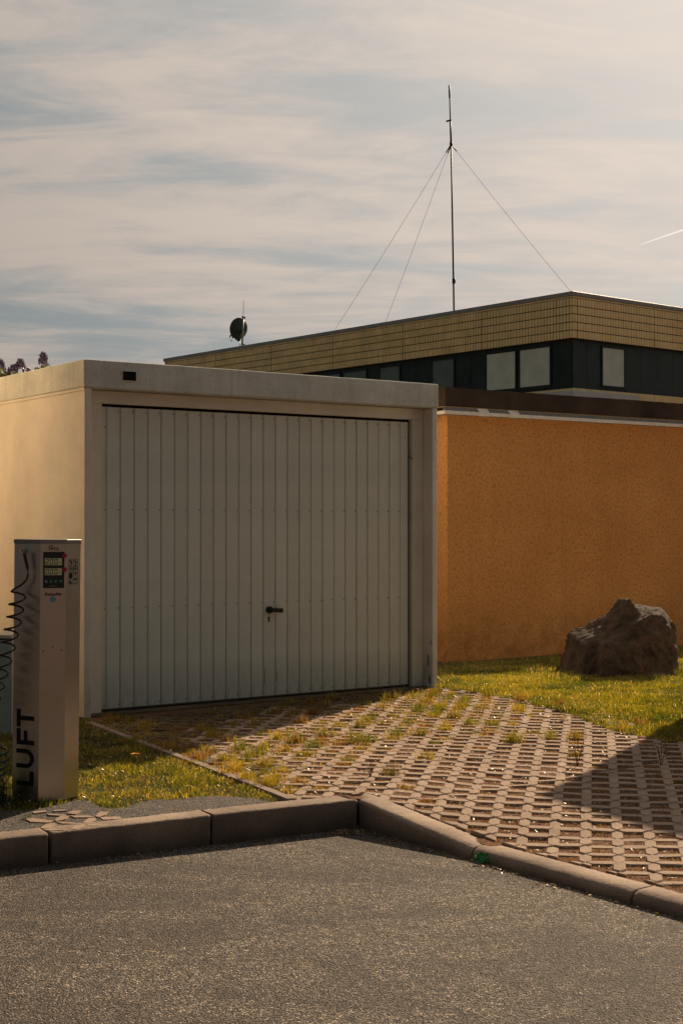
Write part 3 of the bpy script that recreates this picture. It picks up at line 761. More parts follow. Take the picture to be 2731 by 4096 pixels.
# leaf litter in the road gutter
def road_litter(pts, n, spread, name, label):
    P = []
    for (cx_, cy_), k in pts:
        P.append(np.array([[cx_, cy_]]) + rng.normal(0, 1, (k, 2)) * np.array(spread))
    P = np.concatenate(P); N = len(P)
    keep = np.array([((Vector(p) - KC).dot(KRn) < -0.012) or ((Vector(p) - KC).dot(KLn) < -0.012 and (Vector(p) - KC).dot(KL) > 0) for p in P])
    keep &= np.array([not (((Vector(p) - KC).dot(KRn) > -0.01) and ((Vector(p) - KC).dot(KR) > 0)) for p in P])
    P = P[keep]; N = len(P)
    L = rng.uniform(0.006, 0.022, N); W = L * rng.uniform(0.2, 0.6, N); a = rng.uniform(0, 6.28, N); tl = rng.normal(0, 0.3, N); rl_ = rng.normal(0, 0.5, N)
    ux = np.stack([np.cos(a) * np.cos(tl), np.sin(a) * np.cos(tl), np.sin(tl)], 1) * (L / 2)[:, None]
    vx = np.stack([-np.sin(a) * np.cos(rl_), np.cos(a) * np.cos(rl_), np.sin(rl_)], 1) * (W / 2)[:, None]
    C0 = np.stack([P[:, 0], P[:, 1], np.full(N, ROAD_Z + 0.006)], 1)
    V = np.stack([C0 - ux, C0 + vx, C0 + ux, C0 - vx], 1)
    pal = np.array([(0.42, 0.28, 0.16), (0.3, 0.15, 0.08), (0.14, 0.08, 0.04), (0.55, 0.42, 0.28), (0.10, 0.12, 0.03)])
    C = np.ones((N, 4, 4)); C[:, :, :3] = (pal[rng.integers(0, len(pal), N)] * rng.uniform(0.6, 1.2, (N, 1)))[:, None, :]
    o = fast_mesh(name, V.reshape(-1, 3), (np.arange(N) * 4)[:, None] + np.array([[0, 1, 2, 3]]), None, C.reshape(-1, 4), M_CHIP)
    tag(o, label, 'litter', kind='stuff')
gutter_pts = [((KC.x - 0.06, KC.y - 0.09), 260), ((KC.x - 0.02, KC.y - 0.12), 160)]
for k in range(40):
    p = KC + KR * (k * 0.05) - KRn * 0.02; gutter_pts.append(((p.x, p.y), 9))
for k in range(20):
    p = KC + KL * (k * 0.09) - KLn * 0.02; gutter_pts.append(((p.x, p.y), 3))
for (px_, py_) in ((1890, 3405), (2010, 3465), (2080, 3500), (2180, 3540)):
    c = spot(px_, py_, ROAD_Z); gutter_pts.append((c, 35))
road_litter(gutter_pts, 0, (0.05, 0.028), 'gutter_litter', 'dry leaves and crumbs gathered along the foot of the kerb')

# ------------------------------------------------------------------ garage
def make_garage(loc, rz, name, label, group):
    g = empty(name, loc, rz); tag(g, label, 'garage', group)
    box('wall', 0, 0.052, 0, 6, -0.3, 2.256, M_WALL, g, 0.006, 2)
    box('wall', 3.046, 3.10, 0, 6, -0.3, 2.256, M_WALL, g, 0.010, 2)
    box('wall', 0.052, 3.046, 5.94, 5.998, -0.3, 2.256, M_WALL, g)
    # roof slab with a slightly ragged front edge
    bm = bmesh.new(); add_box(bm, -0.010, 3.106, -0.010, 6.0, 2.257, 2.45)
    es = [e for e in bm.edges]
    bmesh.ops.subdivide_edges(bm, edges=[e for e in es if abs(e.verts[0].co.x - e.verts[1].co.x) > 1], cuts=90)
    bmesh.ops.subdivide_edges(bm, edges=[e for e in bm.edges if abs(e.verts[0].co.y - e.verts[1].co.y) > 3], cuts=60)
    sharp = [e for e in bm.edges if e.calc_face_angle(0) > 1.0]
    bmesh.ops.bevel(bm, geom=sharp, offset=0.009, segments=2, affect='EDGES', profile=0.5)
    for v in bm.verts:
        j = noise.noise_vector(v.co * 14) * 0.0022
        v.co += j
    r = bm_obj('roof', bm, M_BAND, g)
    tag(r)
    box('ledge', -0.006, 0.0, 0.002, 6, 2.238, 2.256, M_WALL, g)
    box('vent', 0.274, 0.388, -0.0165, -0.012, 2.314, 2.389, M_FRAME, r, 0.001)
    box('vent_opening', 0.280, 0.382, -0.0185, -0.0165, 2.320, 2.383, M_DARKGAP, r)
    # steel surround
    box('threshold', 0.054, 3.044, 0.012, 0.24, -0.03, 0.002, M_PAVER_MOSS_SHADE, g)
    h = box('door_header', 0.054, 3.044, 0.12, 0.17, 2.164, 2.253, M_FRAME, g, 0.002)
    bm = bmesh.new()
    for x in (0.085, 3.012):
        for z in (2.186, 2.230):
            add_tube(bm, [(x, 0.119, z), (x, 0.1165, z)], 0.007, 10)
    tag(bm_obj('bolt', bm, M_FRAME, h), kind='stuff')
    box('door_jamb', 0.054, 0.186, 0.121, 0.17, 0, 2.163, M_FRAME, g, 0.002)
    box('door_jamb', 2.937, 3.044, 0.121, 0.17, 0, 2.163, M_FRAME, g, 0.002)
    d = box('garage_door', 0.180, 2.940, 0.172, 0.19, 0.0, 2.17, M_DARKGAP, g)
    xs = [0.190, 0.235] + [0.235 + 0.1082 * k for k in range(1, 25)] + [2.918]
    cache = {}
    for a, b in zip(xs, xs[1:]):
        w = round(b - a, 4)
        if w not in cache:
            bm = bmesh.new()
            gq = 0.0035
            prof = [(gq * 0.4, 0.163), (gq, 0.153), (gq + 0.006, 0.1495), (w - gq - 0.003, 0.1495), (w - gq, 0.152), (w - gq * 0.6, 0.168), (gq * 0.4, 0.168)]
            for zz in (0.012, 2.143): pass
            lo = [bm.verts.new((x, y, 0.012)) for x, y in prof]; hi = [bm.verts.new((x, y, 2.143)) for x, y in prof]
            m = len(prof)
            for i in range(m): bm.faces.new((lo[i], lo[(i + 1) % m], hi[(i + 1) % m], hi[i]))
            bm.faces.new(lo[::-1]); bm.faces.new(hi)
            o = bm_obj('slat', bm, M_DOOR, d); cache[w] = o.data
        else:
            o = bpy.data.objects.new('slat', cache[w]); link(o, d)
        o.location = (a, random.uniform(-0.0008, 0.0008), 0)
    bm = bmesh.new()
    for i, x in enumerate(xs[1:-1]):
        for z in (2.115, 1.42, 0.727, 0.045):
            if i == 0 and z > 2: z = 2.0
            add_tube(bm, [(x - 0.014, 0.1500, z), (x - 0.014, 0.1462, z)], [0.0052, 0.004], 8)
    add_tube(bm, [(2.885, 0.15, 2.02), (2.885, 0.1462, 2.02)], [0.005, 0.004], 8)
    tag(bm_obj('screws', bm, M_SCREW, d), kind='stuff')
    # pressed edge folds at the foot of the door and two dents
    box('bottom_rail', 0.192, 2.916, 0.1475, 0.1495, 0.012, 0.022, M_SCREW, d)
    for (x, z0_, z1_) in ((1.545, 0.10, 0.24), (1.652, 0.12, 0.22), (1.30, 0.06, 0.10)):
        mesh_obj('scuff', [(x, 0.1488, z0_), (x + 0.006, 0.1488, z0_ + 0.01), (x + 0.007, 0.1488, z1_ - 0.03), (x + 0.003, 0.1488, z1_)], [(0, 1, 2, 3)], M_SCREW, d)
    # handle
    hx, hz = 1.583, 0.670
    bm = bmesh.new()
    add_tube(bm, [(hx, 0.150, hz), (hx, 0.128, hz), (hx, 0.118, hz)], [0.027, 0.026, 0.021], 24)
    vs = []
    for (x, z) in ((hx - 0.004, hz + 0.017), (hx + 0.070, hz + 0.010), (hx + 0.095, hz + 0.010), (hx + 0.101, hz + 0.004), (hx + 0.101, hz - 0.018), (hx + 0.094, hz - 0.024), (hx - 0.004, hz - 0.017)): vs.append((x, z))
    f = [bm.verts.new((x, 0.104, z)) for x, z in vs]; b_ = [bm.verts.new((x, 0.120, z)) for x, z in vs]
    bm.faces.new(f); bm.faces.new(b_[::-1])
    for i in range(len(vs)): bm.faces.new((f[i], f[(i + 1) % len(vs)], b_[(i + 1) % len(vs)], b_[i]))
    bm_obj('door_handle', bm, M_BLACK, d)
    bm = bmesh.new()
    add_tube(bm, [(hx, 0.1490, hz - 0.062), (hx, 0.1480, hz - 0.062)], 0.0095, 14)
    add_box(bm, hx - 0.0065, hx + 0.0065, 0.1481, 0.1489, hz - 0.092, hz - 0.062)
    add_tube(bm, [(hx, 0.1490, hz - 0.036), (hx, 0.1480, hz - 0.036)], 0.005, 10)
    bm_obj('keyhole', bm, M_BLACK, d)
    # bent clip on the right gap
    tube('door_clip', [(2.918, 0.148, 1.865), (2.942, 0.118, 1.845)], 0.004, M_BLACK, d, 6)
    return g
M_FLAKE = plain('bare_concrete_patch', (0.24, 0.21, 0.16), 0.9)
gar = make_garage((GC.x, GC.y, 0), G_ROT, 'garage', 'pale concrete single garage with grey ribbed door and black handle', None)
# bare patches where paint has flaked off the right pillar
def flake(x, y, z, w, h):
    pts = []
    for k in range(14):
        t = 2 * math.pi * k / 14; r = 1 + 0.35 * noise.noise(Vector((k * 1.3, x * 9, z * 7)))
        pts.append((x, y + w * r * math.cos(t), z + h * r * math.sin(t)))
    bm = bmesh.new(); f = [bm.verts.new(p) for p in pts]; f2 = [bm.verts.new((p[0] - 0.0012, p[1], p[2])) for p in pts]
    bm.faces.new(f2); n_ = len(pts)
    for i in range(n_): bm.faces.new((f[i], f[(i + 1) % n_], f2[(i + 1) % n_], f2[i]))
    bm_obj('paint_flake', bm, M_FLAKE, gar)
flake(3.0458, 0.055, 0.215, 0.012, 0.055); flake(3.0458, 0.035, 0.060, 0.016, 0.040); flake(3.0458, 0.018, 0.36, 0.006, 0.02); flake(3.0458, 0.095, 0.13, 0.004, 0.012)
def clone_tree(o, parent=None):
    c = o.copy(); COL.objects.link(c)
    if parent is not None: c.parent = parent; c.matrix_parent_inverse = o.matrix_parent_inverse
    for ch in o.children: clone_tree(ch, c)
    return c
g2 = clone_tree(gar)
g2.location = (2.90, 10.84, 0); g2.rotation_euler = (0, 0, math.atan2(-0.817, 0.577))
tag(g2, 'second pale garage standing just right of the picture beside the driveway', 'garage')

# ------------------------------------------------------------------ unseen hall added beyond the left edge, its sunny flank bouncing warm light
bounce_hall_m = concrete('bounce_hall_render', (0.88, 0.73, 0.53), 0.3, 30, 0.06, spots=0.05)
hall = empty('bounce_hall', (-3.33, 9.25, 0), G_ROT); tag(hall, 'tall cream hall added out of view left of the garage to bounce warm light', 'building')
box('wall', -8, 0, 0, 12, -0.4, 6.8, bounce_hall_m, hall)
box('roof', -8.1, 0.1, -0.1, 12.1, 6.801, 7.05, M_CAPPING, hall, 0.01)
for k in range(4):
    w_ = box('window', 0.001, 0.02, 1.2 + 2.9 * k, 2.2 + 2.9 * k, 5.0, 6.0, M_WFRAME, hall)
    box('pane', 0.0205, 0.024, 1.26 + 2.9 * k, 2.14 + 2.9 * k, 5.06, 5.94, M_PANE, w_)

# ------------------------------------------------------------------ unseen filling station added behind the viewer to block sky light
stn = empty('blocker_station', (0, -3.5, ROAD_Z)); tag(stn, 'unseen filling station added to block sky light, broad dark canopy and shop standing behind the viewer', 'building')
M_BLOCK_CANOPY = plain('blocker_canopy_soffit', (0.06, 0.058, 0.052), 0.7); M_BLOCK_SHOP = plain('blocker_shop_front', (0.05, 0.05, 0.048), 0.5)
box('blocker_canopy', -11, 9, -13, 0, 4.6, 5.3, M_BLOCK_CANOPY, stn, 0.02)
for x in (-8, -1, 6):
    for y in (-11, -2.5): box('pillar', x - .2, x + .2, y - .2, y + .2, 0.0, 4.598, M_BLOCK_SHOP, stn)
box('blocker_shop', -15, 13, -24, -14, 0.0, 5.2, M_BLOCK_SHOP, stn)

# ------------------------------------------------------------------ orange block
ob = empty('rendered_outbuilding', (1.115, 15.1, 0), G_ROT); tag(ob, 'low flat-roofed building with orange rendered wall and dark brown roof edge', 'building')
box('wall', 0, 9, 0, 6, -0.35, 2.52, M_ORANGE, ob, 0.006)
bm = bmesh.new(); add_box(bm, -0.115, 9.1, -0.115, 6.1, 2.547, 2.748)
bmesh.ops.subdivide_edges(bm, edges=[e for e in bm.edges if abs(e.verts[0].co.x - e.verts[1].co.x) > 1], cuts=160)
bmesh.ops.bevel(bm, geom=[e for e in bm.edges if e.calc_face_angle(0) > 1.0], offset=0.008, segments=2, affect='EDGES')
for v in bm.verts: v.co += noise.noise_vector(v.co * 9) * 0.004
bm_obj('parapet', bm, M_PARAPET, ob)
box('drip_strip', -0.125, 9.1, -0.125, 6.1, 2.536, 2.5465, M_TAN, ob)
def gutter_piece(name, x0, x1, mat_f, mat_t, grow=0.0):
    zt, zm, zb = 2.536, 2.500, 2.461
    o1 = mesh_obj(name, [(x0, -0.125, zt + grow), (x1, -0.125, zt + grow), (x1, -0.158 - grow, zm + grow), (x0, -0.158 - grow, zm + grow), (x0, -0.125, zm), (x1, -0.125, zm), (x1, -0.14, zm - .01), (x0, -0.14, zm - .01)],
                  [(0, 3, 2, 1), (4, 5, 6, 7), (0, 1, 5, 4), (2, 3, 7, 6), (1, 2, 6, 5), (3, 0, 4, 7)], mat_t, ob)
    box(name, x0, x1, -0.160 - grow, -0.138, zb - grow, zm - 0.001 + grow, mat_f, ob, 0.002)
gutter_piece('gutter', -0.16, 9.1, M_GUTTER, M_GUTTERTOP)
box('gutter', -0.1595, -0.138, -0.136, 6.0, 2.461, 2.499, M_GUTTER, ob, 0.002)
box('gutter_soffit', -0.136, 9.1, -0.136, -0.001, 2.466, 2.490, M_CREAM, ob)
box('gutter_soffit', -0.136, -0.001, 0.0, 6, 2.466, 2.490, M_CREAM, ob)
def wall_x(px): k = (px - 1365.5) / F; return (15.0 * k - 1.115) / (0.817 - 0.577 * k)
for px in (1881, 2004): gutter_piece('gutter_clip', wall_x(px), wall_x(px) + 0.135, M_GUTTER, M_GUTTER, 0.004)
for x in (5.2, 8.1): gutter_piece('gutter_clip', x, x + 0.135, M_GUTTER, M_GUTTER, 0.004)
bm = bmesh.new(); add_box(bm, 2.9, 8.0, -2.30, -2.18, -0.02, 0.10, 0.01); bm_obj('edging_stone', bm, M_STRIP, ob)

# ------------------------------------------------------------------ the rock
rk = bmesh.new(); bmesh.ops.create_icosphere(rk, subdivisions=6, radius=1.0)
RC = Vector((0.05, 0, 0.24))
HULL_A = [((-.45, -.17, .86), (-.16, -.05, .455)), ((.85, .1, .45), (.085, 0, .585)), ((-1, -.15, .2), (-.485, 0, .2)), ((-.15, -1, .40), (0, -.33, .22)), ((.1, 1, .3), (0, .33, .2)),
          ((0, 0, -1), (0, 0, -.04)), ((1, 0, 0), (.36, 0, 0)), ((-.75, -.7, .25), (-.40, -.24, .2)), ((-.1, -.1, 1), (.03, 0, .675)), ((-.25, -.85, .30), (-.05, -.26, .34)), ((-.35, -.45, .8), (-.30, -.18, .32)), ((-.25, -.9, -.1), (-.2, -.35, .1))]
HULL_B = [((.10, -.10, 1), (.28, 0, .575)), ((1, -.12, .10), (.49, 0, .3)), ((.8, -.2, .6), (.45, 0, .50)), ((.12, -1, .10), (.25, -.36, .3)), ((-.1, -.75, .6), (.22, -.26, .50)), ((-1, 0, .1), (-.36, 0, .1)),
          ((-.45, -.2, 1), (.12, 0, .56)), ((0, 1, .1), (0, .32, 0)), ((.6, -.85, -.1), (.42, -.28, .2)), ((0, 0, -1), (0, 0, -.04)), ((.7, -.7, .3), (.40, -.26, .36))]
HULL_C = [((-.80, -.20, .70), (-.12, 0, .520)), ((.85, .1, .45), (.085, 0, .590)), ((-.1, -.92, .40), (0, -.13, .46)), ((0, 1, .2), (0, .22, .2)), ((-.1, 0, 1), (.03, 0, .67)), ((0, 0, -1), (0, 0, -.03)), ((.2, -.95, .1), (.1, -.28, .2))]
def hull_r(hull, d):
    r = 9.0
    for n_, p_ in hull:
        n_ = Vector(n_).normalized(); k = n_.dot(d)
        if k > 1e-4: r = min(r, n_.dot(Vector(p_) - RC) / k)
    return r
for v in rk.verts:
    d = v.co.normalized()
    q = RC + d * max(hull_r(HULL_A, d), hull_r(HULL_B, d), hull_r(HULL_C, d))
    f1 = noise.fractal(q * 4.0 + Vector((1, 7, 2)), 0.75, 2.2, 5); f2 = noise.ridged_multi_fractal(q * 7.5 + Vector((3, 1, 2)), 0.8, 2.2, 5, 1.0, 2.0)
    cellv = noise.voronoi(q * 6.0)[0]; crack = cellv[1] - cellv[0]
    st = noise.noise(Vector((q.x * 5 + q.z * 9, q.y * 3, q.z * 22 - q.x * 14)))
    q = q + d * (0.020 * f1 + 0.014 * (f2 - 1.0) - 0.006 * max(0.0, 0.12 - crack) / 0.12 + (0.014 * st if q.x < 0.12 and q.z > 0.3 else 0.004 * st))
    v.co = q
rock = bm_obj('rock', rk, M_ROCK)
rx, ry = spot(2482, 2690); rock.location = (rx + 0.045, ry + 0.06, -0.03); rock.rotation_euler = (0, 0, R(4)); rock.scale = (0.875, 0.95, 1.0)
tag(rock, 'large rough reddish-brown rock lying on the right lawn before the orange wall', 'rock')

# ------------------------------------------------------------------ far office building
B = Vector((6.46, 40.0)); B_ROT = math.atan2(0.632, 0.775)
of = empty('office_building', (B.x, B.y, 0), B_ROT); tag(of, 'two-storey flat-roofed building with yellow tiled bands and dark window strip', 'building')
LB, WB = 21.3, 30.0
box('wall', 0.17, WB, 0.17, LB - 0.17, -0.3, 6.5, M_WFRAME, of)
fas = box('fascia', 0.02, WB, 0.02, LB - 0.02, 6.498, 7.685, M_GROUT, of)
box('roof_capping', -0.03, WB, -0.03, LB + 0.03, 7.688, 7.81, M_CAPPING, of, 0.01)
low = box('spandrel', 0.02, WB, 0.02, LB - 0.02, -0.3, 5.10, M_GROUT, of)
# tiles
def tile_grid(face, total, joints, z0, rows, rh):
    out = []
    for a, b in zip(joints, joints[1:]):
        n_ = max(1, round((b - a - 0.02) / 0.118)); w = (b - a - 0.02) / n_
        for i in range(n_):
            for r_ in range(rows): out.append((face, a + 0.01 + i * w, w, z0 + r_ * rh, rh))
    return out
lj = [0, 3.6, 7.15, 10.7, 14.2, 17.7, 21.28]; rj = [0.0, 0.21, 3.6, 7.1, 10.6]
tiles = tile_grid('L', LB, lj, 6.50, 5, 0.2275) + tile_grid('R', 0, rj, 6.50, 5, 0.2275)
tiles.sort(key=lambda t: t[1] + (0.0 if t[0] == 'L' else 0.8))
tm = {}
def tile_mesh(face, w, h, mat):
    key = (face, round(w, 3), round(h, 3), mat.name)
    if key not in tm:
        bm = bmesh.new()
        if face == 'L': add_box(bm, 0, 0.02, 0.015, w - 0.015, 0.013, h - 0.013)
        else: add_box(bm, 0.010, w - 0.010, 0, 0.02, 0.013, h - 0.013)
        bmesh.ops.recalc_face_normals(bm, faces=bm.faces[:])
        me = bpy.data.meshes.new('tile'); bm.to_mesh(me); bm.free(); me.materials.append(mat); tm[key] = me
    return tm[key]
bmr = bmesh.new()
for k, (face, a, w, z, h) in enumerate(tiles):
    dz = random.gauss(0, 0.002)
    if k < 300:
        o = bpy.data.objects.new('tile', tile_mesh(face, w, h, random.choice((M_TILE, M_TILE2)))); link(o, fas)
        o.location = (dz, a, z) if face == 'L' else (a, dz, z)
    else:
        if face == 'L': add_box(bmr, dz, 0.02, a + 0.015, a + w - 0.015, z + 0.013, z + h - 0.013)
        else: add_box(bmr, a + 0.010, a + w - 0.010, dz, 0.02, z + 0.013, z + h - 0.013)
tag(bm_obj('tile', bmr, M_TILE, fas), kind='stuff')
bmr = bmesh.new()
for face, js in (('L', lj), ('R', rj)):
    for a, b in zip(js, js[1:]):
        if face == 'L': add_box(bmr, 0.0, 0.02, a + 0.01, b - 0.01, 7.642, 7.683)
        else: add_box(bmr, a + 0.01, b - 0.01, 0.0, 0.02, 7.642, 7.683)
bm_obj('top_strip', bmr, M_TILE, fas)
bmr = bmesh.new()
for (face, a, w, z, h) in tile_grid('L', LB, lj, 3.06, 9, 0.2275) + tile_grid('R', 0, rj, 3.06, 9, 0.2275):
    if face == 'L': add_box(bmr, 0, 0.02, a + 0.010, a + w - 0.010, z + 0.013, z + h - 0.013)
    else: add_box(bmr, a + 0.006, a + w - 0.006, 0, 0.02, z + 0.007, z + h - 0.007)
tag(bm_obj('tile', bmr, M_TILE, low), kind='stuff')
# cladding and windows in the dark strip
winL = [(0.98, 2.15, 1), (2.34, 3.51, 1), (4.95, 5.89, 0), (7.46, 8.40, 0), (9.11, 10.29, 0), (10.49, 11.24, 0), (12.6, 13.7, 0), (15.2, 16.3, 0)]
winR = [(1.435, 2.384, 1), (6.2, 7.15, 1)]
def strip(face, wins, end, mat):
    def bx(name, a, b, d0, d1, z0, z1, m_, par):
        return box(name, d0, d1, a, b, z0, z1, m_, par, 0.0) if face == 'L' else box(name, a, b, d0, d1, z0, z1, m_, par, 0.0)
    edges = [0.17]
    for a, b, k in wins: edges += [a - 0.08, b + 0.08]
    edges.append(end)
    for i in range(0, len(edges), 2):
        a, b = edges[i], edges[i + 1]
        if b - a < 0.08: continue
        n_ = max(1, round((b - a) / 0.75)); w = (b - a) / n_
        for k in range(n_): bx('cladding_panel', a + k * w + 0.006, a + (k + 1) * w - 0.006, 0.150, 0.169, 5.105, 6.495, mat, of)
    for a, b, lit in wins:
        wd = bx('window', a - 0.075, b + 0.075, 0.155, 0.169, 5.105, 6.495, M_WFRAME, of)
        for (p0, p1, q0, q1) in ((a - 0.06, a, 5.21, 6.41), (b, b + 0.06, 5.21, 6.41), (a, b, 5.21, 5.27), (a, b, 6.35, 6.41)):
            bx('window_frame', p0, p1, 0.120, 0.154, q0, q1, M_CLAD, wd)
        bx('pane', a, b, 0.140, 0.154, 5.27, 6.35, M_PANE if lit else M_PANE2, wd)
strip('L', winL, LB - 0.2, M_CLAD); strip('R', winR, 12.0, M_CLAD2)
# pale canopy wrapped round the corner
cn = bmesh.new(); add_box(cn, -0.35, 2.45, -0.35, -0.01, 4.62, 4.99, 0.01); add_box(cn, -0.35, -0.01, -0.01, 6.0, 4.62, 4.988, 0.01)
bm_obj('canopy_edge', cn, M_SHEET, of)

# mast with guys
mb = Vector((3.54, 45.0, 7.81)); mtop = Vector((3.39, 45.0, 15.12)); mid = Vector((3.45, 45.0, 13.25))
ms_ = empty('radio_mast', mb); tag(ms_, 'tall thin dark radio mast held by guy wires on the flat office roof', 'mast')
def rel(p): return Vector(p) - mb
tube('mast_tube', [rel(mb), rel(mid)], [0.029, 0.026], M_MAST, ms_, 10)
tube('mast_tube', [rel(mid), rel(mid + (mtop - mid) * 0.40)], [0.032, 0.028], M_MAST, ms_, 8)
tube('antenna_rod', [rel(mid + (mtop - mid) * 0.40), rel(mid + (mtop - mid) * 0.78), rel(mid + (mtop - mid) * 0.785), rel(mtop)], [0.020, 0.018, 0.028, 0.026], M_MAST, ms_, 8)
cl = mid + (mtop - mid) * 0.40
tube('clamp', [rel(cl + Vector((-0.13, 0, -0.02))), rel(cl + Vector((0.03, 0, 0.02)))], 0.03, M_MAST, ms_, 6)
tube('guy_ring', [rel(mid + Vector((0, 0, -0.06))), rel(mid + Vector((0, 0, 0.07)))], 0.05, M_MAST, ms_, 10)
tube('mast_joint', [rel(mb + Vector((-0.006, 0, 1.05))), rel(mb + Vector((-0.006, 0, 1.2)))], 0.055, M_MAST, ms_, 10)
for e in ((-0.2, 47.9, 7.83), (1.42, 46.5, 7.83), (7.28, 43.0, 7.82)):
    s0 = mid + (Vector(e) - mid).normalized() * 0.3
    tube('guy_wire', [rel(mid), rel(s0)], 0.018, M_MAST, ms_, 6)
    pts = []
    for k in range(13):
        t = k / 12; p = s0.lerp(Vector(e), t); p.z -= 0.05 * 4 * t * (1 - t); pts.append(rel(p))
    tube('guy_wire', pts, 0.0050, M_MAST, ms_, 5)

# satellite dish on its pole
dp = Vector((-3.62, 52.8, 7.7)); k_ = 52.8 / F
ds = empty('satellite_dish', dp); tag(ds, 'dark satellite dish seen from behind on a pole at the roof edge', 'satellite dish')
def dpt(px, py, dy=0.0): return Vector(((px - 1365.5) * k_ - dp.x, dy, 1.33 + (2090 - py) * k_ - dp.z))
tube('pole', [dpt(969, 1388), dpt(972.5, 1268)], 0.036, M_CAPSTEEL, ds, 10)
tube('antenna_rod', [dpt(973, 1268), dpt(973.5, 1200)], 0.010, M_MAST, ds, 6)
bm = bmesh.new(); add_tube(bm, [dpt(966, 1266), dpt(982, 1269)], 0.025, 6); add_tube(bm, [dpt(979, 1269), dpt(980, 1278)], 0.015, 6); add_tube(bm, [dpt(963, 1318), dpt(983, 1317)], 0.02, 6); add_tube(bm, [dpt(964, 1376), dpt(980, 1378)], 0.022, 6)
bm_obj('clamp', bm, M_MAST, ds)
bm = bmesh.new(); cen = dpt(957, 1312, 0.18); nrings = 8; nseg = 36
axis = Vector((-0.45, 0.86, 0.22)).normalized()          # the bowl looks away to the left
sx_ = axis.cross(Vector((0, 0, 1))).normalized(); sy_ = sx_.cross(axis).normalized()
rings = []
for i in range(nrings + 1):
    t = i / nrings
    rings.append([bm.verts.new(cen + sx_ * (0.36 * t * math.cos(2 * math.pi * j / nseg)) + sy_ * (0.405 * t * math.sin(2 * math.pi * j / nseg)) + axis * (0.10 * t * t)) for j in range(nseg)])
for i in range(1, nrings):
    for j in range(nseg): bm.faces.new((rings[i][j], rings[i][(j + 1) % nseg], rings[i + 1][(j + 1) % nseg], rings[i + 1][j]))
bm.faces.new(rings[1])
dish = bm_obj('bowl', bm, M_DISH, ds, True); sol = dish.modifiers.new('solid', 'SOLIDIFY'); sol.thickness = 0.012
bm = bmesh.new(); add_tube(bm, [dpt(957, 1330, 0.1), dpt(955, 1360, 0.15)], [0.10, 0.05], 8); add_tube(bm, [dpt(968, 1322), dpt(956, 1326, 0.12)], 0.05, 8)
bm_obj('bracket', bm, M_DISH, ds)
bm = bmesh.new(); add_tube(bm, [dpt(953, 1360, 0.15), dpt(936, 1346, 0.4), dpt(924, 1337, 0.6)], [0.04, 0.025, 0.02], 6); bm_obj('feed_arm', bm, M_DISH, ds)
bm = bmesh.new(); add_tube(bm, [dpt(915, 1344, 0.6), dpt(915, 1336, 0.6), dpt(919, 1331, 0.6), dpt(925, 1334, 0.6), dpt(925, 1343, 0.6)], [0.03, 0.035, 0.03, 0.035, 0.025], 8)
add_tube(bm, [dpt(916, 1344, 0.6), dpt(918, 1355, 0.6), dpt(922, 1358, 0.6), dpt(925, 1343, 0.6)], 0.008, 5); bm_obj('receiver_head', bm, M_BLACK, ds)
tube('cable', [dpt(957, 1362, 0.1), dpt(959, 1376, 0.05), dpt(960, 1386, 0)], 0.012, M_BLACK, ds, 5)

# ------------------------------------------------------------------ air pump pillar
pump = empty('air_pump', (-1.438, 6.80, 0), rot=(0, R(0.50), 0)); tag(pump, 'brushed steel tyre air pump pillar with digital display and black LUFT lettering', 'air pump')
PV = [Vector((-0.141, 0.07)), Vector((0, 0)), Vector((0.111, 0.06)), Vector((0.161, 0.155)), Vector((0.085, 0.31)), Vector((-0.155, 0.23))]
HT = 1.248
def body_part(name, a, b):
    n_ = Vector((b.y - a.y, -(b.x - a.x))).normalized()
    v = [(a.x, a.y, 0.004), (b.x, b.y, 0.004), (b.x, b.y, HT - 0.001), (a.x, a.y, HT - 0.001)]
    t = 0.004; inn = [(x - n_.x * t, y - n_.y * t, z) for x, y, z in v]
    return mesh_obj(name, v + inn, [(0, 1, 2, 3), (7, 6, 5, 4), (0, 4, 5, 1), (1, 5, 6, 2), (2, 6, 7, 3), (3, 7, 4, 0)], M_STEEL, pump)
sides = [body_part('front_panel' if i == 1 else 'side_panel', PV[i], PV[(i + 1) % 6]) for i in range(6)]
cc = sum(PV, Vector((0, 0))) / 6
bm = bmesh.new(); add_prism(bm, [tuple(cc + (p - cc) * 1.022) for p in PV], HT - 0.020, HT + 0.001); bmesh.ops.bevel(bm, geom=bm.edges[:], offset=0.001, segments=1, affect='EDGES'); bm_obj('cap', bm, M_CAPSTEEL, pump)
bm = bmesh.new(); add_prism(bm, [tuple(cc + (p - cc) * 0.96) for p in PV], -0.01, 0.006); bm_obj('base', bm, M_BLACK, pump)
